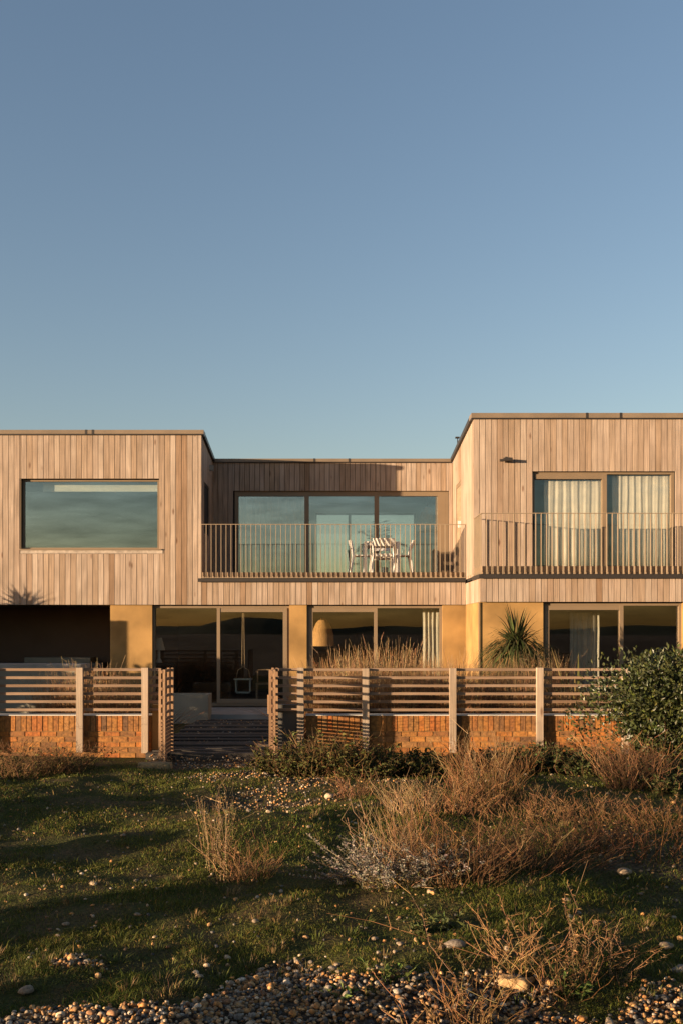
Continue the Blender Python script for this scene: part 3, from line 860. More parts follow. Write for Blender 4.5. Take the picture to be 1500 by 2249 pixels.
# ------------------------------------------------------------------ things inside the rooms
def curtain(x0, x1, y, z0, z1, wl_, amp, label, mat=M_curtain, group=None, seed=0):
    r = random.Random(seed)
    n = max(12, int((x1 - x0) / .012)); rows = 5
    V, Fc = [], []
    ph = r.uniform(0, 6)
    for j in range(rows + 1):
        for i in range(n + 1):
            u = x0 + (x1 - x0) * i / n
            t = (u - x0) / wl_ * 2 * math.pi + ph
            yy = y + amp * (math.sin(t + 1.3 * math.sin(u * 5.1 + ph)) + .35 * math.sin(2.3 * t + 1)) * (.75 + .25 * (1 - j / rows))
            V.append((u + .006 * math.sin(j * 2 + u * 9), yy, z0 + (z1 - z0) * j / rows))
    for j in range(rows):
        for i in range(n): Fc.append((j * (n + 1) + i, j * (n + 1) + i + 1, (j + 1) * (n + 1) + i + 1, (j + 1) * (n + 1) + i))
    org = Vector(((x0 + x1) / 2, y, z0))
    m = bpy.data.meshes.new('curtain'); m.from_pydata([tuple(Vector(v) - org) for v in V], [], Fc); m.materials.append(mat)
    for p in m.polygons: p.use_smooth = True
    o = bpy.data.objects.new('curtain', m); COL.objects.link(o); o.location = org
    md = o.modifiers.new('thickness', 'SOLIDIFY'); md.thickness = .004
    return tag(o, label, 'curtain', group)
yc = Y1 + .185
curtain(fx(1194, yc), fx(1331, yc), yc, FL + .02, fz(1045, yc), .19, .010, 'cream linen curtain behind the left pane of the upper right window', seed=1)
curtain(fx(1343, yc), fx(1480, yc), yc, FL + .02, fz(1038, yc), .16, .0085, 'cream linen curtain behind the right pane of the upper right window', seed=2)
curtain(fx(527, Y3 + .5), fx(676, Y3 + .5), Y3 + .5, FL + .02, fz(1084, Y3 + .5), .22, .03, 'sheer pale curtain behind the left pane of the upper living room', M_sheer, seed=6)
yc = YP + .55
curtain(fx(928, yc), fx(975, yc), yc, ZS + .02, ZB - .03, .10, .022, 'cream curtain drawn to the right edge of the middle sliding door', seed=3)
yc = YQ + .6
curtain(fx(1250, yc), fx(1315, yc), yc, ZS + .02, fz(1345, yc), .13, .035, 'cream curtain gathered behind the lower right sliding door', seed=4)
# blind in the picture window
bl = bx('roman_blind', fx(96, Y2 + .35), fx(356, Y2 + .35), Y2 + .33, Y2 + .37, fz(1080, Y2 + .35), fz(1054, Y2 + .35), M_sheer)
tag(bl, 'pale cloth blind rolled up at the top of the picture window', 'blind')
# woven pendant shade: bell profile by revolution
def lathe(name, prof, mat, seg=28):
    V, Fc = [], []
    n = len(prof)
    for s in range(seg):
        a = 2 * math.pi * s / seg
        for (r, z) in prof: V.append((r * math.cos(a), r * math.sin(a), z))
    for s in range(seg):
        t = (s + 1) % seg
        for i in range(n - 1): Fc.append((s * n + i, t * n + i, t * n + i + 1, s * n + i + 1))
    m = bpy.data.meshes.new(name); m.from_pydata(V, [], Fc); m.materials.append(mat)
    for p in m.polygons: p.use_smooth = True
    o = bpy.data.objects.new(name, m); COL.objects.link(o)
    return o
yl = 22.5
sl = 2186.5 / yl
pe = empty('pendant_lamp', (fx(709, yl), yl, 1.4), 'tall bell shaped woven pendant lamp behind the middle sliding door', 'lamp')
lz0, lz1 = fz(1419, yl), fz(1357, yl)
sh_ = lathe('lamp_shade', [(.255, 0), (.253, .12), (.24, .26), (.205, .40), (.15, .52), (.09, .59), (.04, lz1 - lz0)], M_wicker); attach(sh_, pe, Vector((fx(709, yl), yl, lz0)))
bx('cord', fx(709, yl) - .006, fx(709, yl) + .006, yl - .006, yl + .006, lz1, ZB + .1, M_dark, pe)
tl = empty('table_lamp', (fx(352, 22.6), 22.6, .8), 'small pale table lamp deep in the left of the lower room', 'lamp')
s2 = lathe('lamp_shade', [(.14, 0), (.07, .28)], M_sheer, 20); attach(s2, tl, Vector((fx(350, 22.6), 22.6, fz(1428, 22.6))))
s3 = lathe('lamp_base', [(.08, 0), (.06, .05), (.03, .1), (.03, .3)], M_white, 16); attach(s3, tl, Vector((fx(350, 22.6), 22.6, fz(1428, 22.6) - .28)))
sd = empty('side_table', (fx(352, 22.6), 22.6, ZS), 'dark side table carrying the small pale table lamp', 'table')
zt_ = fz(1428, 22.6) - .28
bx('table_top', -3.85, -3.35, 22.35, 22.85, zt_ - .03, zt_ - .001, M_dark, sd)
for sx in (-3.82, -3.42):
    for sy in (22.38, 22.78): bx('leg', sx, sx + .04, sy, sy + .04, ZS, zt_ - .03, M_dark, sd)
# child's swing seat hanging indoors
ysw = 22.1
swx = fx(535, ysw)
swg = empty('swing_seat', (swx, ysw, fz(1500, ysw)), "child's swing seat hanging on two ropes behind the sliding door", 'swing')
def cyl(name, pts, r0, r1, mat, parent, sides=6):
    g = G(); P = np.array([pts], float); org = P[0, 0].copy(); g.tubes(P - org, r0, r1, (.5, .5, .5), sides)
    o = bpy.data.objects.new(name, g.mesh(name, mat)); COL.objects.link(o)
    return attach(o, parent, Vector(org))
M_rope = flat_mat('rope', (.55, .40, .25), .9)
M_swing = flat_mat('swing_plastic', (.42, .46, .44), .5)
zsw0, zsw1 = fz(1522, ysw), fz(1490, ysw)
for sx in (-.03, .03):
    cyl('rope', [(swx + sx, ysw, fz(1465, ysw)), (swx + sx * .4, ysw, ZB + .1)], .007, .007, M_rope, swg)
cyl('rope', [(swx - .16, ysw, zsw1), (swx - .12, ysw, zsw1 + .18), (swx, ysw, zsw1 + .26)], .007, .007, M_rope, swg)
cyl('rope', [(swx + .16, ysw, zsw1), (swx + .12, ysw, zsw1 + .18), (swx, ysw, zsw1 + .26)], .007, .007, M_rope, swg)
bxs('seat_frame', [(swx - .2, swx + .2, ysw - .16, ysw - .13, zsw1 - .03, zsw1), (swx - .2, swx + .2, ysw + .13, ysw + .16, zsw1 - .03, zsw1), (swx - .2, swx - .17, ysw - .13, ysw + .13, zsw1 - .03, zsw1), (swx + .17, swx + .2, ysw - .13, ysw + .13, zsw1 - .03, zsw1)], M_swing, swg)
bxs('bucket', [(swx - .15, swx + .15, ysw - .12, ysw + .12, zsw0, zsw0 + .03), (swx - .17, swx - .14, ysw - .12, ysw + .12, zsw0 + .03, zsw1 - .031), (swx + .14, swx + .17, ysw - .12, ysw + .12, zsw0 + .03, zsw1 - .031)], M_swing, swg)
# dining chair indoors
ich = empty('wooden_chair', (fx(585, 22.3), 22.3, ZS), 'light wooden dining chair behind the glass beside the swing', 'chair')
cxx = fx(585, 22.3)
bx('seat', cxx - .22, cxx + .22, 22.1, 22.5, ZS + .43, ZS + .46, M_deck, ich)
for sx in (-.2, .2):
    for sy in (22.12, 22.48): bx('leg', cxx + sx - .015, cxx + sx + .015, sy - .015, sy + .015, ZS, ZS + (.429 if sy < 22.3 else .74), M_deck, ich)
cyl('back_rail', [(cxx - .24, 22.35, ZS + .7), (cxx - .2, 22.47, ZS + .74), (cxx, 22.52, ZS + .75), (cxx + .2, 22.47, ZS + .74), (cxx + .24, 22.35, ZS + .7)], .016, .016, M_deck, ich)

# ------------------------------------------------------------------ plants
def strap_plant(name, n, length, spread, width, col, dead=0, droop=.6, up=.9, zc=0, seed=0, mat=None):
    """rosette of strap leaves: palm lily or flax"""
    g = G(); k = 6
    az = rng.random(n) * 2 * np.pi
    el = np.arcsin(np.where(np.abs(rng.normal(up, spread, n) - .12) > .84, rng.uniform(-.3, .9, n), np.clip(rng.normal(up, spread, n), -.7, .96)))
    Ln = length * rng.uniform(.65, 1.1, n)
    d = np.stack([np.cos(az) * np.cos(el), np.sin(az) * np.cos(el), np.sin(el)], 1)
    t = np.linspace(0, 1, k)
    P = d[:, None, :] * (Ln[:, None] * t)[:, :, None]
    P[:, :, 2] -= (droop * Ln * rng.uniform(.4, 1.3, n) * np.cos(el))[:, None] * t[None, :] ** 2.4
    P[:, :, 2] += zc
    P[:, :, :2] += rng.normal(0, .03, (n, 1, 2))
    side = np.cross(d, np.array([[0, 0, 1.]])); side /= np.linalg.norm(side, axis=1, keepdims=True) + 1e-6
    C = vary(col, n, .3)
    if dead: C[rng.random(n) < dead] = (.28, .2, .08)
    g.straps(P, width * rng.uniform(.7, 1.2, n), side, C, np.array([.8, 1, 1, .8, .5, .05]))
    return g.mesh(name, mat or M_veg)

def stems_geo(g, n, rad, h, lean, curve, r, col, seg=5, branch=0, centre=(0, 0), wig=.02, blen=.35):
    a = rng.random(n) * 2 * np.pi; rr = rad * np.sqrt(rng.random(n))
    bx_, by_ = centre[0] + rr * np.cos(a), centre[1] + rr * np.sin(a)
    H = h * rng.uniform(.55, 1.1, n)
    out = np.stack([np.cos(a), np.sin(a)], 1) * (rr / rad)[:, None] * lean + rng.normal(0, lean * .45, (n, 2))
    t = np.linspace(0, 1, seg)
    P = np.zeros((n, seg, 3))
    P[:, :, 0] = bx_[:, None] + out[:, 0:1] * H[:, None] * (t + curve * t ** 2)
    P[:, :, 1] = by_[:, None] + out[:, 1:2] * H[:, None] * (t + curve * t ** 2)
    P[:, :, 2] = H[:, None] * (t - .3 * curve * np.linalg.norm(out, axis=1)[:, None] * t ** 2) - .02
    P[:, 1:, :2] += rng.normal(0, wig, (n, seg - 1, 2)) * H[:, None, None]
    g.tubes(P, r * rng.uniform(.7, 1.25, n), r * .35, vary(col, n, .42))
    for _ in range(branch):
        i = rng.integers(1, seg - 1, n); f = rng.random(n)
        p0 = P[np.arange(n), i] * (1 - f[:, None]) + P[np.arange(n), i + 1] * f[:, None]
        d = P[:, -1] - P[:, 0]; d /= np.linalg.norm(d, axis=1, keepdims=True)
        d = d + rng.normal(0, .75, (n, 3)); d[:, 2] = np.abs(d[:, 2]) * .9 + .15; d /= np.linalg.norm(d, axis=1, keepdims=True)
        ln = H * blen * rng.uniform(.5, 1.1, n)
        Q = p0[:, None, :] + d[:, None, :] * (ln[:, None] * np.linspace(0, 1, 3))[:, :, None]
        Q[:, 2, 2] += .04 * ln
        g.tubes(Q, r * .6, r * .25, vary(col, n, .3))
    return P

def scatter_leaves(g, P, per, L_, W_, col, amt=.35, low=0, high=1):
    n, k, _ = P.shape
    i = rng.integers(0, n, per); t = rng.uniform(low, high, per) * (k - 1); j = np.minimum(t.astype(int), k - 2); f = (t - j)[:, None]
    pos = P[i, j] * (1 - f) + P[i, j + 1] * f
    d = unit(per); d[:, 2] = np.abs(d[:, 2]) * .7
    nr = unit(per); nr[:, 2] = np.abs(nr[:, 2]) + .4
    g.leaves(pos, d, nr, L_ * rng.uniform(.6, 1.3, per), W_ * rng.uniform(.6, 1.2, per), vary(col, per, amt))

def place(name, mesh, loc, rz=0, s=1, label=None, cat=None, group=None):
    o = bpy.data.objects.new(name, mesh); COL.objects.link(o)
    o.location = loc; o.rotation_euler = (0, 0, rz); o.scale = (s, s, s) if not isinstance(s, tuple) else s
    return tag(o, label, cat, group)
def gz(x, y): return float(height(x, y))

DRY = (.27, .14, .062); DRYL = (.37, .245, .13); RUST = (.21, .095, .042)
# ornamental grasses in the bed behind the fence (four shapes, copied)
grass_meshes = []
for s in range(4):
    g = G()
    stems_geo(g, 420, .30, 1.32, .16, .45, .0042, DRY, 5, 0, wig=.015)
    stems_geo(g, 160, .28, 1.50, .12, .4, .0036, DRYL, 5, 1, wig=.015, blen=.12)
    stems_geo(g, 430, .38, .85, .45, .8, .0042, RUST, 5, 0, wig=.04)
    grass_meshes.append(g.mesh('grass_clump', M_stem))
spots = []
for (pa, pb, yy, sc_, num) in [(95, 330, 15.3, .93, 5), (690, 1035, 15.2, .95, 9), (700, 980, 16.3, .98, 6), (1045, 1210, 15.4, .93, 4), (1080, 1215, 17.3, 1.0, 4), (1215, 1330, 15.2, .70, 3)]:
    for k in range(num):
        p = pa + (pb - pa) * (k + .5) / num + random.uniform(-8, 8)
        s = sc_ * random.choice([.78, .86, .92, 1.0, 1.08]) * random.uniform(.95, 1.04)
        if p < 170: s *= .86
        if 240 < p < 330: s *= .88
        spots.append((fx(p, yy), yy + random.uniform(-.25, .25), s))
for i, (x, y, s) in enumerate(spots):
    left = x < -1
    place('ornamental_grass', grass_meshes[i % 4], (x, y, -.06), random.uniform(0, 6), s,
          'clump of dry brown upright grass behind the fence left of the gate' if left else 'clump of dry brown upright grass behind the fence right of the gate', 'grass clump',
          'dry grasses behind the left fence' if left else 'dry grasses behind the right fence')
# flax with upright blades
place('flax_plant', strap_plant('flax_leaves', 70, 1.55, .10, .022, (.20, .19, .07), .25, .12, .985), (fx(868, 17.0), 17.0, -.05), 0, 1,
      'upright yellow green flax with sword leaves in front of the middle sliding door', 'flax')
place('flax_plant', strap_plant('flax_leaves', 60, 1.70, .22, .024, (.17, .17, .06), .3, .35, .86), (fx(1270, 15.6), 15.6, .0), 0, 1,
      'arching yellow green flax leaning behind the fence near the evergreen bush', 'flax')
# palm lily (cordyline) in front of the ochre wall
def palm_lily(loc, trunk_h, s, label):
    e = empty('palm_lily', loc, label, 'palm lily')
    g = G(); g.tubes(np.array([[[0, 0, -.05], [.02, .0, trunk_h * .5], [0, .02, trunk_h]]]), .06 * s, .045 * s, (.16, .11, .07), 8)
    o = bpy.data.objects.new('trunk', g.mesh('trunk', M_stem)); COL.objects.link(o); o.parent = e
    o = bpy.data.objects.new('crown', strap_plant('crown', 520, .88 * s, .48, .0145 * s, (.062, .072, .022), .07, .80, .24)); COL.objects.link(o); o.parent = e
    o.location = (0, 0, trunk_h)
    return e
palm_lily((fx(1134, 18.2), 18.2, 0), 1.46, 1.06, 'dark green palm lily with spiky drooping leaves before the ochre wall')
palm_lily((-9.2, 20.0, 0), 2.46, .80, 'tall palm lily at the left end of the house')

# indoor palm in the living room
ipx = fx(835, 25.2)
pp = empty('potted_palm', (ipx, 25.2, FL), 'potted palm standing inside the upper living room', 'palm')
pot = lathe('pot', [(.0, .0), (.15, 0), (.2, .35), (.18, .35), (.0, .3)], M_white, 20); attach(pot, pp, Vector((ipx, 25.2, FL)))
g = G()
for i in range(11):
    a = rng.random() * 6.28; e_ = rng.uniform(.5, 1.25); Lf = rng.uniform(.7, .95)
    t = np.linspace(0, 1, 9)
    P = np.stack([np.cos(a) * np.cos(e_) * t * Lf, np.sin(a) * np.cos(e_) * t * Lf, .75 + np.sin(e_) * t * Lf - .5 * t ** 2.5 * Lf * np.cos(e_)], 1)
    g.tubes(P[None], .006, .003, (.05, .08, .03))
    for s in (-1, 1):
        sidev = np.array([-np.sin(a), np.cos(a), 0]) * s
        for q in range(2, 9):
            pos = np.repeat(P[q][None], 2, 0) + rng.normal(0, .01, (2, 3))
            dd = np.repeat((sidev + .6 * (P[q] - P[q - 1]) / np.linalg.norm(P[q] - P[q - 1]) - np.array([0, 0, .25]))[None], 2, 0) + rng.normal(0, .12, (2, 3))
            g.leaves(pos, dd, np.repeat(np.array([[0, 0, 1.]]), 2, 0), .26, .028, vary((.04, .07, .03), 2, .2))
    g.tubes(np.array([[[0, 0, .3], [0, 0, .8]]]), .02, .012, (.08, .07, .03))
fo = bpy.data.objects.new('fronds', g.mesh('fronds', M_veg)); COL.objects.link(fo); attach(fo, pp, Vector((ipx, 25.2, FL)))
# big wicker shade upstairs
pl2 = empty('pendant_lamp', (fx(938, 25.5), 25.5, 4.3), 'large bell shaped woven pendant shade inside the upper living room', 'lamp')
s4 = lathe('lamp_shade', [(.27, 0), (.26, .15), (.2, .42), (.12, .58), (.04, .64)], M_wicker); attach(s4, pl2, Vector((fx(938, 25.5), 25.5, fz(1168, 25.5))))
bx('cord', fx(938, 25.5) - .006, fx(938, 25.5) + .006, 25.494, 25.506, fz(1168, 25.5) + .63, 5.36, M_dark, pl2)

# evergreen bushes
def bush(loc, rx, ry, rz, n, col, label, leafL=.062, leafW=.032, name='evergreen_bush', lumps=9, mat=None, cat='bush', group=None, stemcol=(.10, .07, .045)):
    e = empty(name, loc, label, cat, group)
    g = G()
    lump = unit(lumps); lump[:, 2] = np.where(rng.random(lumps) < .58, np.abs(lump[:, 2]), -np.abs(lump[:, 2])) * 1.0
    lump *= rng.uniform(.45, .78, (lumps, 1)); lr = rng.uniform(.32, .5, lumps)
    which = rng.integers(0, lumps, n)
    d = unit(n)
    rad = lr[which] * (1 - .45 * rng.random(n) ** 2.2)
    p = lump[which] + d * rad[:, None]
    core = rng.random(n) < .3
    p[core] = d[core] * .74 * rng.random((core.sum(), 1)) ** .33
    p[:, 2] = np.maximum(p[:, 2], -.93)
    pos = p * np.array([rx, ry, rz]) + np.array([0, 0, rz * .93])
    dd = d * .8 + unit(n) * .8 + np.array([0, 0, .45])
    nr = d + unit(n) * .6
    C = vary(col, n, .35)
    C[rng.random(n) < .12] *= np.array([1.9, 1.7, 1.1])
    g.leaves(pos, dd, nr, leafL * rng.uniform(.7, 1.25, n), leafW * rng.uniform(.7, 1.2, n), np.clip(C, 0, .6))
    o = bpy.data.objects.new('foliage', g.mesh('foliage', mat or M_gloss)); COL.objects.link(o); o.parent = e
    g = G()
    tips = lump * np.array([rx, ry, rz]) + np.array([0, 0, rz * .93])
    P = np.stack([np.zeros((lumps, 3)) + rng.normal(0, .04, (lumps, 3)) * [1, 1, 0] - [0, 0, .04], tips * .5 + rng.normal(0, .04, (lumps, 3)), tips], 1)
    g.tubes(P, .018, .006, stemcol, 5)
    o = bpy.data.objects.new('branches', g.mesh('branches', M_stem)); COL.objects.link(o); o.parent = e
    return e
bush((4.72, 12.66, -.06), 1.42, .85, .86, 30000, (.048, .058, .018), 'dense glossy evergreen bush covering the right end of the fence', lumps=46)
# neighbours' planting left of the view, whose long shadows cross the grass and the lower windows
for k, (x, y, w, h) in enumerate([(-9.6, 13.1, .85, .98), (-9.5, 14.7, .95, 1.02), (-9.4, 16.3, .95, 1.03), (-9.5, 17.9, .9, 1.04)]):
    bush((x, y, -.05), w, .95, h, 4200, (.045, .055, .02), 'dense evergreen hedge shrub at the left garden boundary, %s from the front' % ORD[k], leafL=.13, leafW=.075, name='hedge_shrub', lumps=14, cat='hedge', group='hedge shrubs left of the garden')
for k, (x, y, w, h) in enumerate([(-4.5, 6.9, .38, .17), (-3.9, 5.0, .42, .27), (-5.2, 8.6, .45, .17), (-3.6, 3.5, .36, .14)]):
    bush((x, y, gz(x, y) - .03), w, w, h, 2600, (.06, .06, .025), 'low coastal shrub on the turf left of the view, %s of four' % ORD[k], leafL=.06, leafW=.03, name='low_shrub', lumps=10, cat='shrub', group='low shrubs left of the view')
# slatted screen at the left end of the terrace
scn = empty('timber_screen', (-8.9, 20.2, 0), 'slatted timber screen at the left end of the terrace', 'screen')
for i in range(20):
    bx('slat', -8.93, -8.90, 19.16, 21.3, .04 + i * .116, .04 + i * .116 + .112, M_gslat, scn)
for yy in (19.13, 20.2, 21.22): bx('post', -8.9, -8.82, yy, yy + .08, -.05, 2.37, M_post, scn)

# ---- leafy undergrowth at the foot of the wall
def under(loc, rad, h, nst, nlf, col, dry, label, seed=0, name='leafy_plant', group=None):
    g = G()
    P = stems_geo(g, nst, rad, h, .45, .5, .0045, dry, 5, 2, wig=.05)
    scatter_leaves(g, P, nlf, .055, .034, col, .45, .1, .95)
    return place(name, g.mesh(name, M_veg), loc, random.uniform(0, 6), 1, label, 'plant', group)
GR = (.085, .085, .022)
U = [(628, 1702, .26, .30), (668, 1705, .32, .42), (715, 1700, .34, .46), (762, 1705, .32, .40), (800, 1712, .26, .30), (850, 1700, .3, .28), (905, 1700, .32, .27), (955, 1706, .3, .24)]
for iu, (p, py, r_, h_) in enumerate(U):
    D = EYE * F / (py - HY)
    x = fx(p, D)
    under((x, D, gz(x, D) - .03), r_, h_ * 1.15, 80, 1000, GR, (.2, .11, .05), 'leafy green weed below the wall, %s to the right of the gate' % ORD[iu], group='weeds right of the gate')
U2 = [(1060, 1685, .3, .26), (1115, 1690, .34, .34), (1165, 1688, .36, .40), (1215, 1690, .36, .42), (1265, 1692, .34, .38), (1310, 1700, .3, .34), (1480, 1745, .32, .30), (1430, 1720, .32, .34)]
for iu, (p, py, r_, h_) in enumerate(sorted(U2)):
    D = EYE * F / (py - HY); x = fx(p, D)
    under((x, D, gz(x, D) - .03), r_, h_, 60, 1100, (.06, .068, .02), (.18, .1, .05), 'dark leafy weed before the wall by the evergreen bush, %s from the left' % ORD[iu], group='weeds near the evergreen bush')
U3 = [(10, 1700, .34, .52), (65, 1695, .36, .48), (118, 1690, .32, .38), (165, 1682, .28, .36)]
for i, (p, py, r_, h_) in enumerate(U3):
    D = EYE * F / (py - HY); x = fx(p, D)
    g = G()
    P = stems_geo(g, 95, r_, h_, .55, .6, .0034, (.22, .12, .055), 6, 2, wig=.09)
    scatter_leaves(g, P, 260, .05, .025, (.14, .11, .035), .4, .0, .8)
    place('bramble', g.mesh('bramble', M_stem), (x, D, gz(x, D) - .02), 0, 1, 'tangled brown bramble against the left brick wall, %s from the left edge' % ORD[i], 'bramble', 'brambles left of the gate')

# ---- dry plants in the foreground
def clump(p, py, layers, label, leaf=None, name='dry_plant', D=None):
    D = D or EYE * F / (py - HY); x = fx(p, D)
    g = G(); last = None
    for kw in layers: last = stems_geo(g, **kw)
    scatter_leaves(g, last, 320, .024, .008, (.19, .11, .05), .5, .25, 1.0)
    scatter_leaves(g, last, 160, .03, .012, (.10, .075, .03), .5, .0, .35)
    if leaf:
        for lf in leaf: scatter_leaves(g, last, *lf)
    return place(name, g.mesh(name, M_stem), (x, D, gz(x, D) - .015), 0, 1, label, 'dry plant')
S = lambda n, rad, h, lean, curve, r, col, seg=6, branch=1, wig=.065, centre=(0, 0), blen=.35: dict(n=n, rad=rad, h=h, lean=lean, curve=curve, r=r, col=col, seg=seg, branch=branch, wig=wig, centre=centre, blen=blen)
SILV = (.27, .235, .19)
clump(880, 1945, [S(70, .16, .58, .16, .2, .0028, DRYL, centre=(-.05, .08)), S(60, .15, .60, .14, .2, .0028, DRY, centre=(.12, .1)), S(60, .2, .22, .9, .6, .003, DRYL, branch=2), S(150, .29, .32, .45, .5, .0013, (.2, .16, .11), branch=2, wig=.1)],
      'silvery grey leaved bush with tall straw stems on the turf', [(5600, .024, .011, SILV, .3, .4, 1.0), (700, .03, .013, (.16, .14, .05), .3, 0, .6)])
clump(795, 1925, [S(70, .17, .15, .9, .5, .0013, (.2, .16, .11), branch=2)], 'low silvery mound at the left foot of the grey bush', [(1700, .022, .01, SILV, .3, .3, 1)])
clump(1010, 1955, [S(130, .26, .40, .45, .5, .0026, (.15, .08, .038), branch=2), S(26, .2, .52, .3, .3, .0028, DRY)], 'dark brown bare twiggy bush beside the silvery bush', [(250, .03, .014, (.13, .1, .04), .3, 0, .6)])
clump(1110, 1925, [S(170, .38, .36, .5, .5, .0026, (.15, .078, .038), branch=2), S(14, .2, .42, .6, .3, .003, DRYL)], 'wide brown twiggy bush in the middle of the dry patch')
clump(1205, 1900, [S(140, .38, .32, .6, .5, .0026, (.15, .078, .036), branch=2)], 'brown twiggy bush right of the middle of the dry patch')
clump(1300, 1860, [S(120, .40, .28, .5, .5, .0026, (.15, .072, .034), branch=2)], 'low rust brown twiggy bush near the stony ground')
clump(1400, 1890, [S(80, .3, .36, .4, .4, .0026, RUST, branch=1)], 'sparse rust stems by the stones at the right edge')
clump(1465, 1830, [S(80, .32, .3, .4, .4, .0026, DRY, branch=1)], 'sparse straw stems at the far right edge of the turf')
clump(1070, 1765, [S(200, .30, .60, .27, .25, .0036, DRY, branch=2, wig=.05), S(50, .24, .72, .2, .2, .0032, DRYL, wig=.04)], 'tall rounded straw brown bush below the third fence post')
clump(1000, 1790, [S(90, .24, .40, .5, .3, .0036, DRY, branch=1)], 'short straw clump left of the tall rounded bush')
clump(1385, 1735, [S(150, .26, .58, .45, .25, .004, (.30, .155, .075), branch=3, wig=.06)], 'fan shaped reddish brown bush below the evergreen bush')
clump(1150, 1800, [S(110, .42, .27, .4, .4, .0030, DRY, branch=1)], 'spreading straw clump below the tall rounded bush')
clump(1250, 1790, [S(110, .45, .24, .4, .4, .0030, (.31, .19, .09), branch=1)], 'spreading straw clump in the middle of the bank')
clump(1340, 1800, [S(80, .4, .2, .5, .4, .003, DRY, branch=1)], 'thin straw clump in front of the reddish brown bush')
clump(905, 1790, [S(110, .24, .36, .35, .3, .003, DRYL, branch=1)], 'straw tuft rising behind the silvery bush')
clump(780, 1750, [S(80, .2, .26, .5, .3, .003, (.28, .14, .07), branch=1)], 'small reddish tuft at the edge of the gravel')
clump(545, 1920, [S(95, .14, .30, .42, .35, .0024, (.25, .135, .062), branch=2), S(14, .05, .66, .12, .2, .0022, DRYL, centre=(-.17, .02), wig=.02)], 'brown tuft with tall thin stalks standing alone on the turf', [(160, .03, .016, (.12, .12, .035), .3, 0, .5)])
clump(475, 1895, [S(22, .06, .62, .16, .2, .0022, DRYL, wig=.02)], 'thin tall straw stalks left of the lone brown tuft', [(120, .03, .014, (.13, .13, .04), .3, 0, .2)])
clump(1040, 2255, [S(26, .09, .40, .36, .25, .0028, (.28, .15, .065), branch=2), S(20, .14, .18, .9, .5, .0026, DRY, branch=1), S(4, .05, .58, .5, .2, .0024, DRYL)], 'bare orange brown twigs rising from the shingle in front')
clump(1000, 2300, [S(16, .12, .30, .7, .3, .0026, (.28, .15, .065), branch=2)], 'sprawling twigs at the bottom edge of the picture', D=4.1)
clump(1225, 2185, [S(34, .12, .30, .6, .3, .0025, (.26, .14, .06), branch=2), S(5, .06, .56, .22, .2, .0023, DRYL, wig=.04)], 'branching brown plant with green leaves at its foot', [(90, .035, .018, (.09, .12, .03), .3, 0, .35)])
clump(1130, 2140, [S(22, .1, .34, .7, .4, .0026, (.34, .19, .085), branch=2)], 'small bare twigs between the two front plants')
clump(1330, 2160, [S(16, .1, .34, .5, .3, .0028, (.36, .21, .1), branch=1)], 'few leaning brown twigs right of the leafy plant')
def weed(p, py, h, n, label, col=(.11, .15, .035)):
    D = EYE * F / (py - HY); x = fx(p, D); g = G()
    P = stems_geo(g, 12, .05, h, .5, .3, .003, (.12, .12, .04), 5, 0)
    scatter_leaves(g, P, n, .04, .02, col, .3, .1, 1)
    place('green_weed', g.mesh('green_weed', M_veg), (x, D, gz(x, D) - .01), 0, 1, label, 'weed')
weed(842, 2170, .14, 70, 'small bright green weed at the edge of the shingle')
weed(745, 2200, .07, 60, 'flat green weed on the front shingle')
weed(1255, 2190, .16, 110, 'broad green leaves at the foot of the branching brown plant')
weed(930, 2060, .10, 160, 'leafy green patch left of the bare orange twigs', (.085, .10, .03))
weed(985, 2050, .10, 160, 'leafy green patch behind the bare orange twigs', (.085, .10, .03))

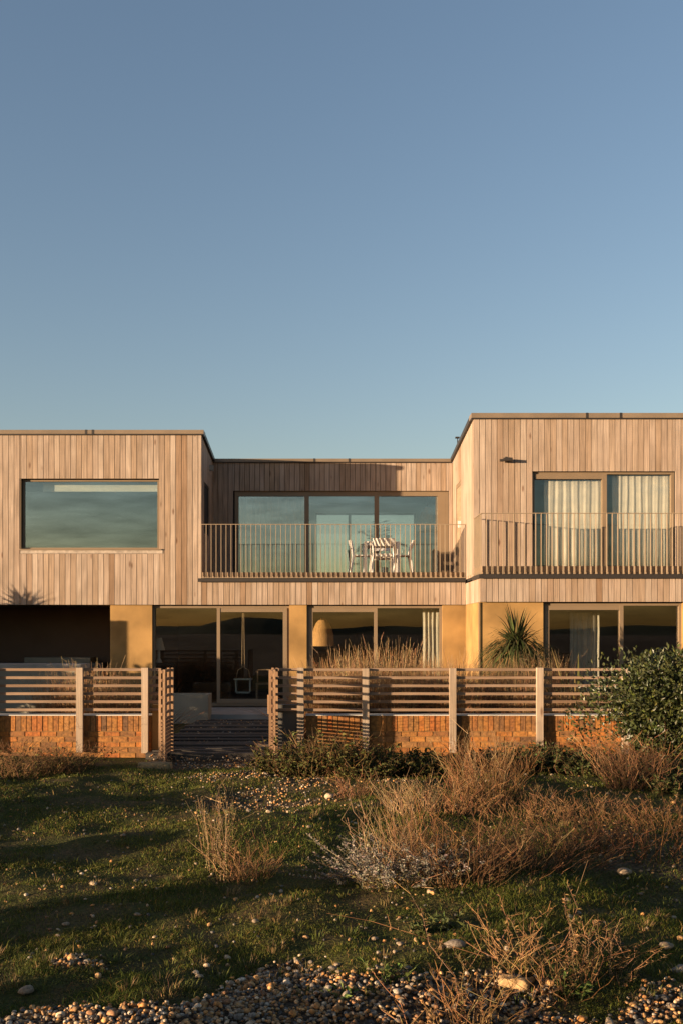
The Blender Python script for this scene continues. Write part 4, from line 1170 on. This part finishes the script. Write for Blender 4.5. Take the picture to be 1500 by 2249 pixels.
# ------------------------------------------------------------------ turf
def turf():
    n = 560000
    u = rng.random(n)
    y = 1 / (1 / 4.2 * (1 - u) + 1 / 13.6 * u)           # more blades close by
    x = (-.325 * y - 2.0) + rng.random(n) * (.686 * y + 4.0)
    gv = gravel(x, y)
    patch = .35 * vnoise(x, y, .8, 21) + .4 * vnoise(x, y, .28, 22) + .25 * vnoise(x, y, .09, 24)
    keep = (rng.random(n) > gv * .985) & (rng.random(n) < np.clip((patch - .33) * 4.2, .16, 1)) & ~((x > -2.4) & (x < -.5) & (y > 13.2))
    x, y, patch = x[keep], y[keep], patch[keep]; n = len(x)
    z = height(x, y)
    h = rng.uniform(.009, .026, n) * (.35 + 1.5 * patch) * (1 + 1.5 * (rng.random(n) < .025))
    az = rng.random(n) * 2 * np.pi; ln = rng.uniform(.3, 1.4, n) * h
    b = np.stack([x, y, z - .004], 1)
    top = b + np.stack([np.cos(az) * ln, np.sin(az) * ln, h], 1)
    mid = b + np.stack([np.cos(az) * ln * .3, np.sin(az) * ln * .3, h * .62], 1)
    w = (rng.uniform(.0011, .0022, n) * np.clip(y / 6, .8, 2))[:, None]
    a2 = rng.random(n) * np.pi
    s = np.stack([np.cos(a2), np.sin(a2), 0 * a2], 1) * w
    V = np.stack([b - s, b + s, mid + s * .8, mid - s * .8, top], 1)
    i = np.arange(n)[:, None] * 5
    T = np.concatenate([i + [[0, 1, 2]], i + [[0, 2, 3]], i + [[3, 2, 4]]])
    hue = vnoise(x, y, .9, 23) + .3 * rng.normal(size=n)
    g1_, g2_, g3_ = np.array((.066, .100, .010)), np.array((.128, .134, .017)), np.array((.26, .16, .052))
    C = g1_ + (g2_ - g1_) * np.clip(hue, 0, 1)[:, None]
    dr = rng.random(n) < .13 + .15 * (patch < .42); C[dr] = g3_
    C = C * (1 + .25 * rng.normal(size=(n, 1))).clip(.4, 1.7)
    g = G(); g.add(V.reshape(-1, 3), T, np.repeat(C, 5, 0))
    # creeping low leaves in patches, and a few longer tufts
    n = 60000; u = rng.random(n); y = 1 / (1 / 4.4 * (1 - u) + 1 / 13.4 * u); x = (-.325 * y - .6) + rng.random(n) * (.686 * y + 1.2)
    k = (vnoise(x, y, .45, 31) * .6 + vnoise(x, y, .16, 32) * .4 > .56) & (gravel(x, y) < .4); x, y = x[k], y[k]; n = len(x)
    pos = np.stack([x, y, height(x, y) + rng.uniform(0, .018, n)], 1); d = unit(n); d[:, 2] = np.abs(d[:, 2]) * .5; nr = unit(n) * .6; nr[:, 2] += 1
    g.leaves(pos, d, nr, rng.uniform(.010, .024, n) * np.clip(y / 7, .8, 1.6), rng.uniform(.006, .012, n) * np.clip(y / 7, .8, 1.6), vary((.085, .085, .022), n, .45))
    nt_ = 260; ty_ = 1 / (rng.uniform(1 / 13, 1 / 4.5, nt_)); tx_ = (-.325 * ty_ - .3) + rng.random(nt_) * (.686 * ty_ + .6)
    for a, b in zip(tx_, ty_):
        kk = 36; aa = rng.random(kk) * 6.28; rr = .05 * np.sqrt(rng.random(kk)); hh = rng.uniform(.03, .085, kk)
        B = np.stack([a + rr * np.cos(aa), b + rr * np.sin(aa), np.full(kk, float(height(a, b)) - .01)], 1); t = np.linspace(0, 1, 4)
        o_ = np.stack([np.cos(aa), np.sin(aa)], 1) * rng.uniform(.1, .8, (kk, 1))
        P = np.repeat(B[:, None, :], 4, 1); P[:, :, :2] += o_[:, None, :] * (hh[:, None] * t ** 1.6)[:, :, None]; P[:, :, 2] += hh[:, None] * (t - .25 * t ** 3)
        sd_ = np.stack([-np.sin(aa), np.cos(aa), 0 * aa], 1)
        g.straps(P, .0016, sd_, vary((.11, .12, .025) if rng.random() < .7 else (.24, .16, .07), kk, .3))
    o = bpy.data.objects.new('turf', g.mesh('turf', M_veg)); COL.objects.link(o)
    tag(o, 'short rough grass and moss on the ground before the wall', 'grass', kind='stuff')
turf()

# ------------------------------------------------------------------ stones
def ico(sub):
    bm = bmesh.new(); bmesh.ops.create_icosphere(bm, subdivisions=sub, radius=1)
    V = np.array([v.co[:] for v in bm.verts]); T = np.array([[v.index for v in f.verts] for f in bm.faces]); bm.free(); return V, T
I1, I2 = ico(1), ico(2)
PCOL = np.array([(.54, .26, .085), (.62, .35, .14), (.27, .225, .18), (.17, .145, .12), (.62, .47, .31), (.07, .064, .06), (.55, .33, .16), (.60, .50, .38), (.32, .165, .08), (.17, .155, .14), (.34, .255, .17)])
def pebbles(name, x, y, r, base, label, zoff=0, colw=None):
    n = len(x); V0, T0 = base
    sc3 = np.stack([rng.uniform(.8, 1.35, n), rng.uniform(.75, 1.1, n), rng.uniform(.5, .85, n)], 1) * r[:, None]
    W = V0[None] * (1 + .16 * np.sin(V0[None, :, [1, 2, 0]] * rng.uniform(1.5, 3.5, (n, 1, 1)) + rng.uniform(0, 6, (n, 1, 3))))
    W = W * sc3[:, None, :]
    tl_ = rng.normal(0, .35, n); c, s = np.cos(tl_)[:, None], np.sin(tl_)[:, None]
    X, Z = W[..., 0] * c - W[..., 2] * s, W[..., 0] * s + W[..., 2] * c
    a = rng.random(n) * 6.28; c, s = np.cos(a)[:, None], np.sin(a)[:, None]
    X, Y = X * c - W[..., 1] * s, X * s + W[..., 1] * c
    z = height(x, y) + r * .35 + zoff
    P = np.stack([X + x[:, None], Y + y[:, None], Z + (z if np.ndim(z) else z)[:, None]], -1)
    C = PCOL[rng.choice(len(PCOL), n, p=colw)] * (1 + .2 * rng.normal(size=(n, 1))).clip(.5, 1.5)
    T = (T0[None] + (np.arange(n) * len(V0))[:, None, None]).reshape(-1, 3)
    g = G(); g.add(P.reshape(-1, 3), T, np.repeat(C, len(V0), 0))
    o = bpy.data.objects.new(name, g.mesh(name, M_stone, True)); COL.objects.link(o)
    return tag(o, label, 'gravel', kind='stuff')
def cand(n, y0, y1):
    u = rng.random(n); y = y0 + (y1 - y0) * u
    x = (-.325 * y - 1.3) + rng.random(n) * (.686 * y + 2.6); return x, y
x, y = cand(30000, 3.8, 5.7); k = rng.random(len(x)) < gravel(x, y) ** 1.5; x, y = x[k], y[k]
CW = np.array([3, 3, 1.2, 1.2, 2, 1.4, 2.5, 1.5, 2, 1, 1.5]); CW /= CW.sum()
pebbles('shingle', x, y, rng.uniform(.0045, .0125, len(x)) * (1 + .7 * (rng.random(len(x)) < .10)), I2, 'bank of mixed orange, grey and white shingle along the front', zoff=rng.uniform(-.008, .024, len(x)), colw=CW)
n = 5200; x = rng.uniform(-1.9, 1.4, n); y = rng.uniform(9.3, 13.4, n); k = rng.random(n) < gravel(x, y) * .95; x, y = x[k], y[k]
pebbles('gate_gravel', x, y, rng.uniform(.007, .018, len(x)), I1, 'loose shingle spread before the open gate', colw=CW)
n = 2600; x = rng.uniform(-2.4, -.5, n); y = rng.uniform(13.2, 19.4, n)
pebbles('path_gravel', x, y, rng.uniform(.008, .02, n), I1, 'small shingle scattered over the sleeper path', zoff=.06 * (rng.random(n) < .4) + .0)
x, y = cand(5200, 5.0, 12.5); k = rng.random(len(x)) < .3 + gravel(x, y); x, y = x[k], y[k]
pebbles('scattered_pebbles', x, y, rng.uniform(.007, .016, len(x)), I1, 'small pebbles strewn through the turf', colw=CW)
# single stones
def stone_mesh(seed):
    r = np.random.default_rng(seed); V0, T0 = ico(2)
    W = V0 * (1 + .18 * np.sin(V0[:, [1, 2, 0]] * r.uniform(1.5, 3) + r.uniform(0, 6, 3)) + .05 * r.normal(size=(len(V0), 1)))
    W = W * np.array([1.25, .95, .7]); g = G(); g.add(W, T0, PCOL[[4, 10, 6, 2, 1, 7][seed % 6]]); return g.mesh('stone', M_stone, True)
stones = [stone_mesh(s) for s in range(6)]
cnt = 0
while cnt < 120:
    yy = 1 / random.uniform(1 / 12, 1 / 4.9); xx = random.uniform(-.33 * yy, .365 * yy)
    r_ = random.uniform(.009, .021) * (1 + .25 * (yy > 8))
    o = place('stone', stones[random.choice([0, 0, 1, 1, 2, 3, 4, 5])], (xx, yy, gz(xx, yy) + r_ * .45), random.uniform(0, 6), r_,
              'small loose stone lying in the turf', 'stone', 'loose stones in the turf'); cnt += 1
def big_stone(p, py, w, k, label):
    D = EYE * F / (py - HY); x = fx(p, D); r_ = w / 2 * D / F / 1.2
    place('stone', stones[k], (x, D, gz(x, D) + r_ * .4), random.uniform(0, 6), r_, label, 'stone')
big_stone(725, 1748, 22, 0, 'pale stone on the gravel before the right gate leaf')
big_stone(998, 2110, 40, 3, 'grey rounded stone behind the bare orange twigs')
big_stone(206, 1928, 18, 0, 'white stone alone in the shaded turf at left')
big_stone(1498, 2135, 46, 3, 'grey stone at the right edge above the shingle')
big_stone(1462, 2085, 34, 1, 'cream stone right of the leaning brown twigs')
big_stone(60, 2172, 36, 1, 'large tan stone at the lower left')
big_stone(725, 1918, 18, 4, 'tan stone between the lone tuft and the silvery bush')
big_stone(1370, 1925, 34, 1, 'pale stone in the dry patch at right')
big_stone(550, 2128, 16, 0, 'round white stone at the upper edge of the shingle')
# rough block at the foot of the left gate leaf, and a broken brick on the shingle
def rough_block(name, p0, p1, py0, py1, D, depth, mat, label, rz=0):
    bm = bmesh.new(); bmesh.ops.create_cube(bm, size=1)
    bmesh.ops.subdivide_edges(bm, edges=bm.edges, cuts=4, use_grid_fill=True)
    w, h = (p1 - p0) * D / F, (py1 - py0) * D / F
    for v in bm.verts:
        c = v.co.copy(); rr = max(abs(c.x), abs(c.y), abs(c.z)); k = 1 - .12 * (abs(c.x * c.y) + abs(c.y * c.z) + abs(c.x * c.z)) * 1.3
        v.co = Vector((c.x * w * k, c.y * depth * k, c.z * h * k)) + Vector([random.uniform(-1, 1) * .006 for _ in range(3)])
    m = bpy.data.meshes.new(name); bm.to_mesh(m); bm.free(); m.materials.append(mat)
    for p in m.polygons: p.use_smooth = True
    xx = fx((p0 + p1) / 2, D); zz = fz((py0 + py1) / 2, D)
    o = place(name, m, (xx, D + depth / 2, zz), rz, 1, label, 'block'); return o
rough_block('stone_block', 300, 377, 1676, 1708, 12.9, .22, flat_mat('rough_stone', (.33, .23, .12), .95, 0, .35, 25, .1, .6), 'rough tan block lying at the foot of the left gate leaf')
rough_block('broken_brick', 1095, 1165, 2152, 2182, 4.72, .07, flat_mat('rough_brick', (.50, .32, .16), .95, 0, .3, 40, .1, .6), 'worn tan brick lying behind the shingle', R(-18))
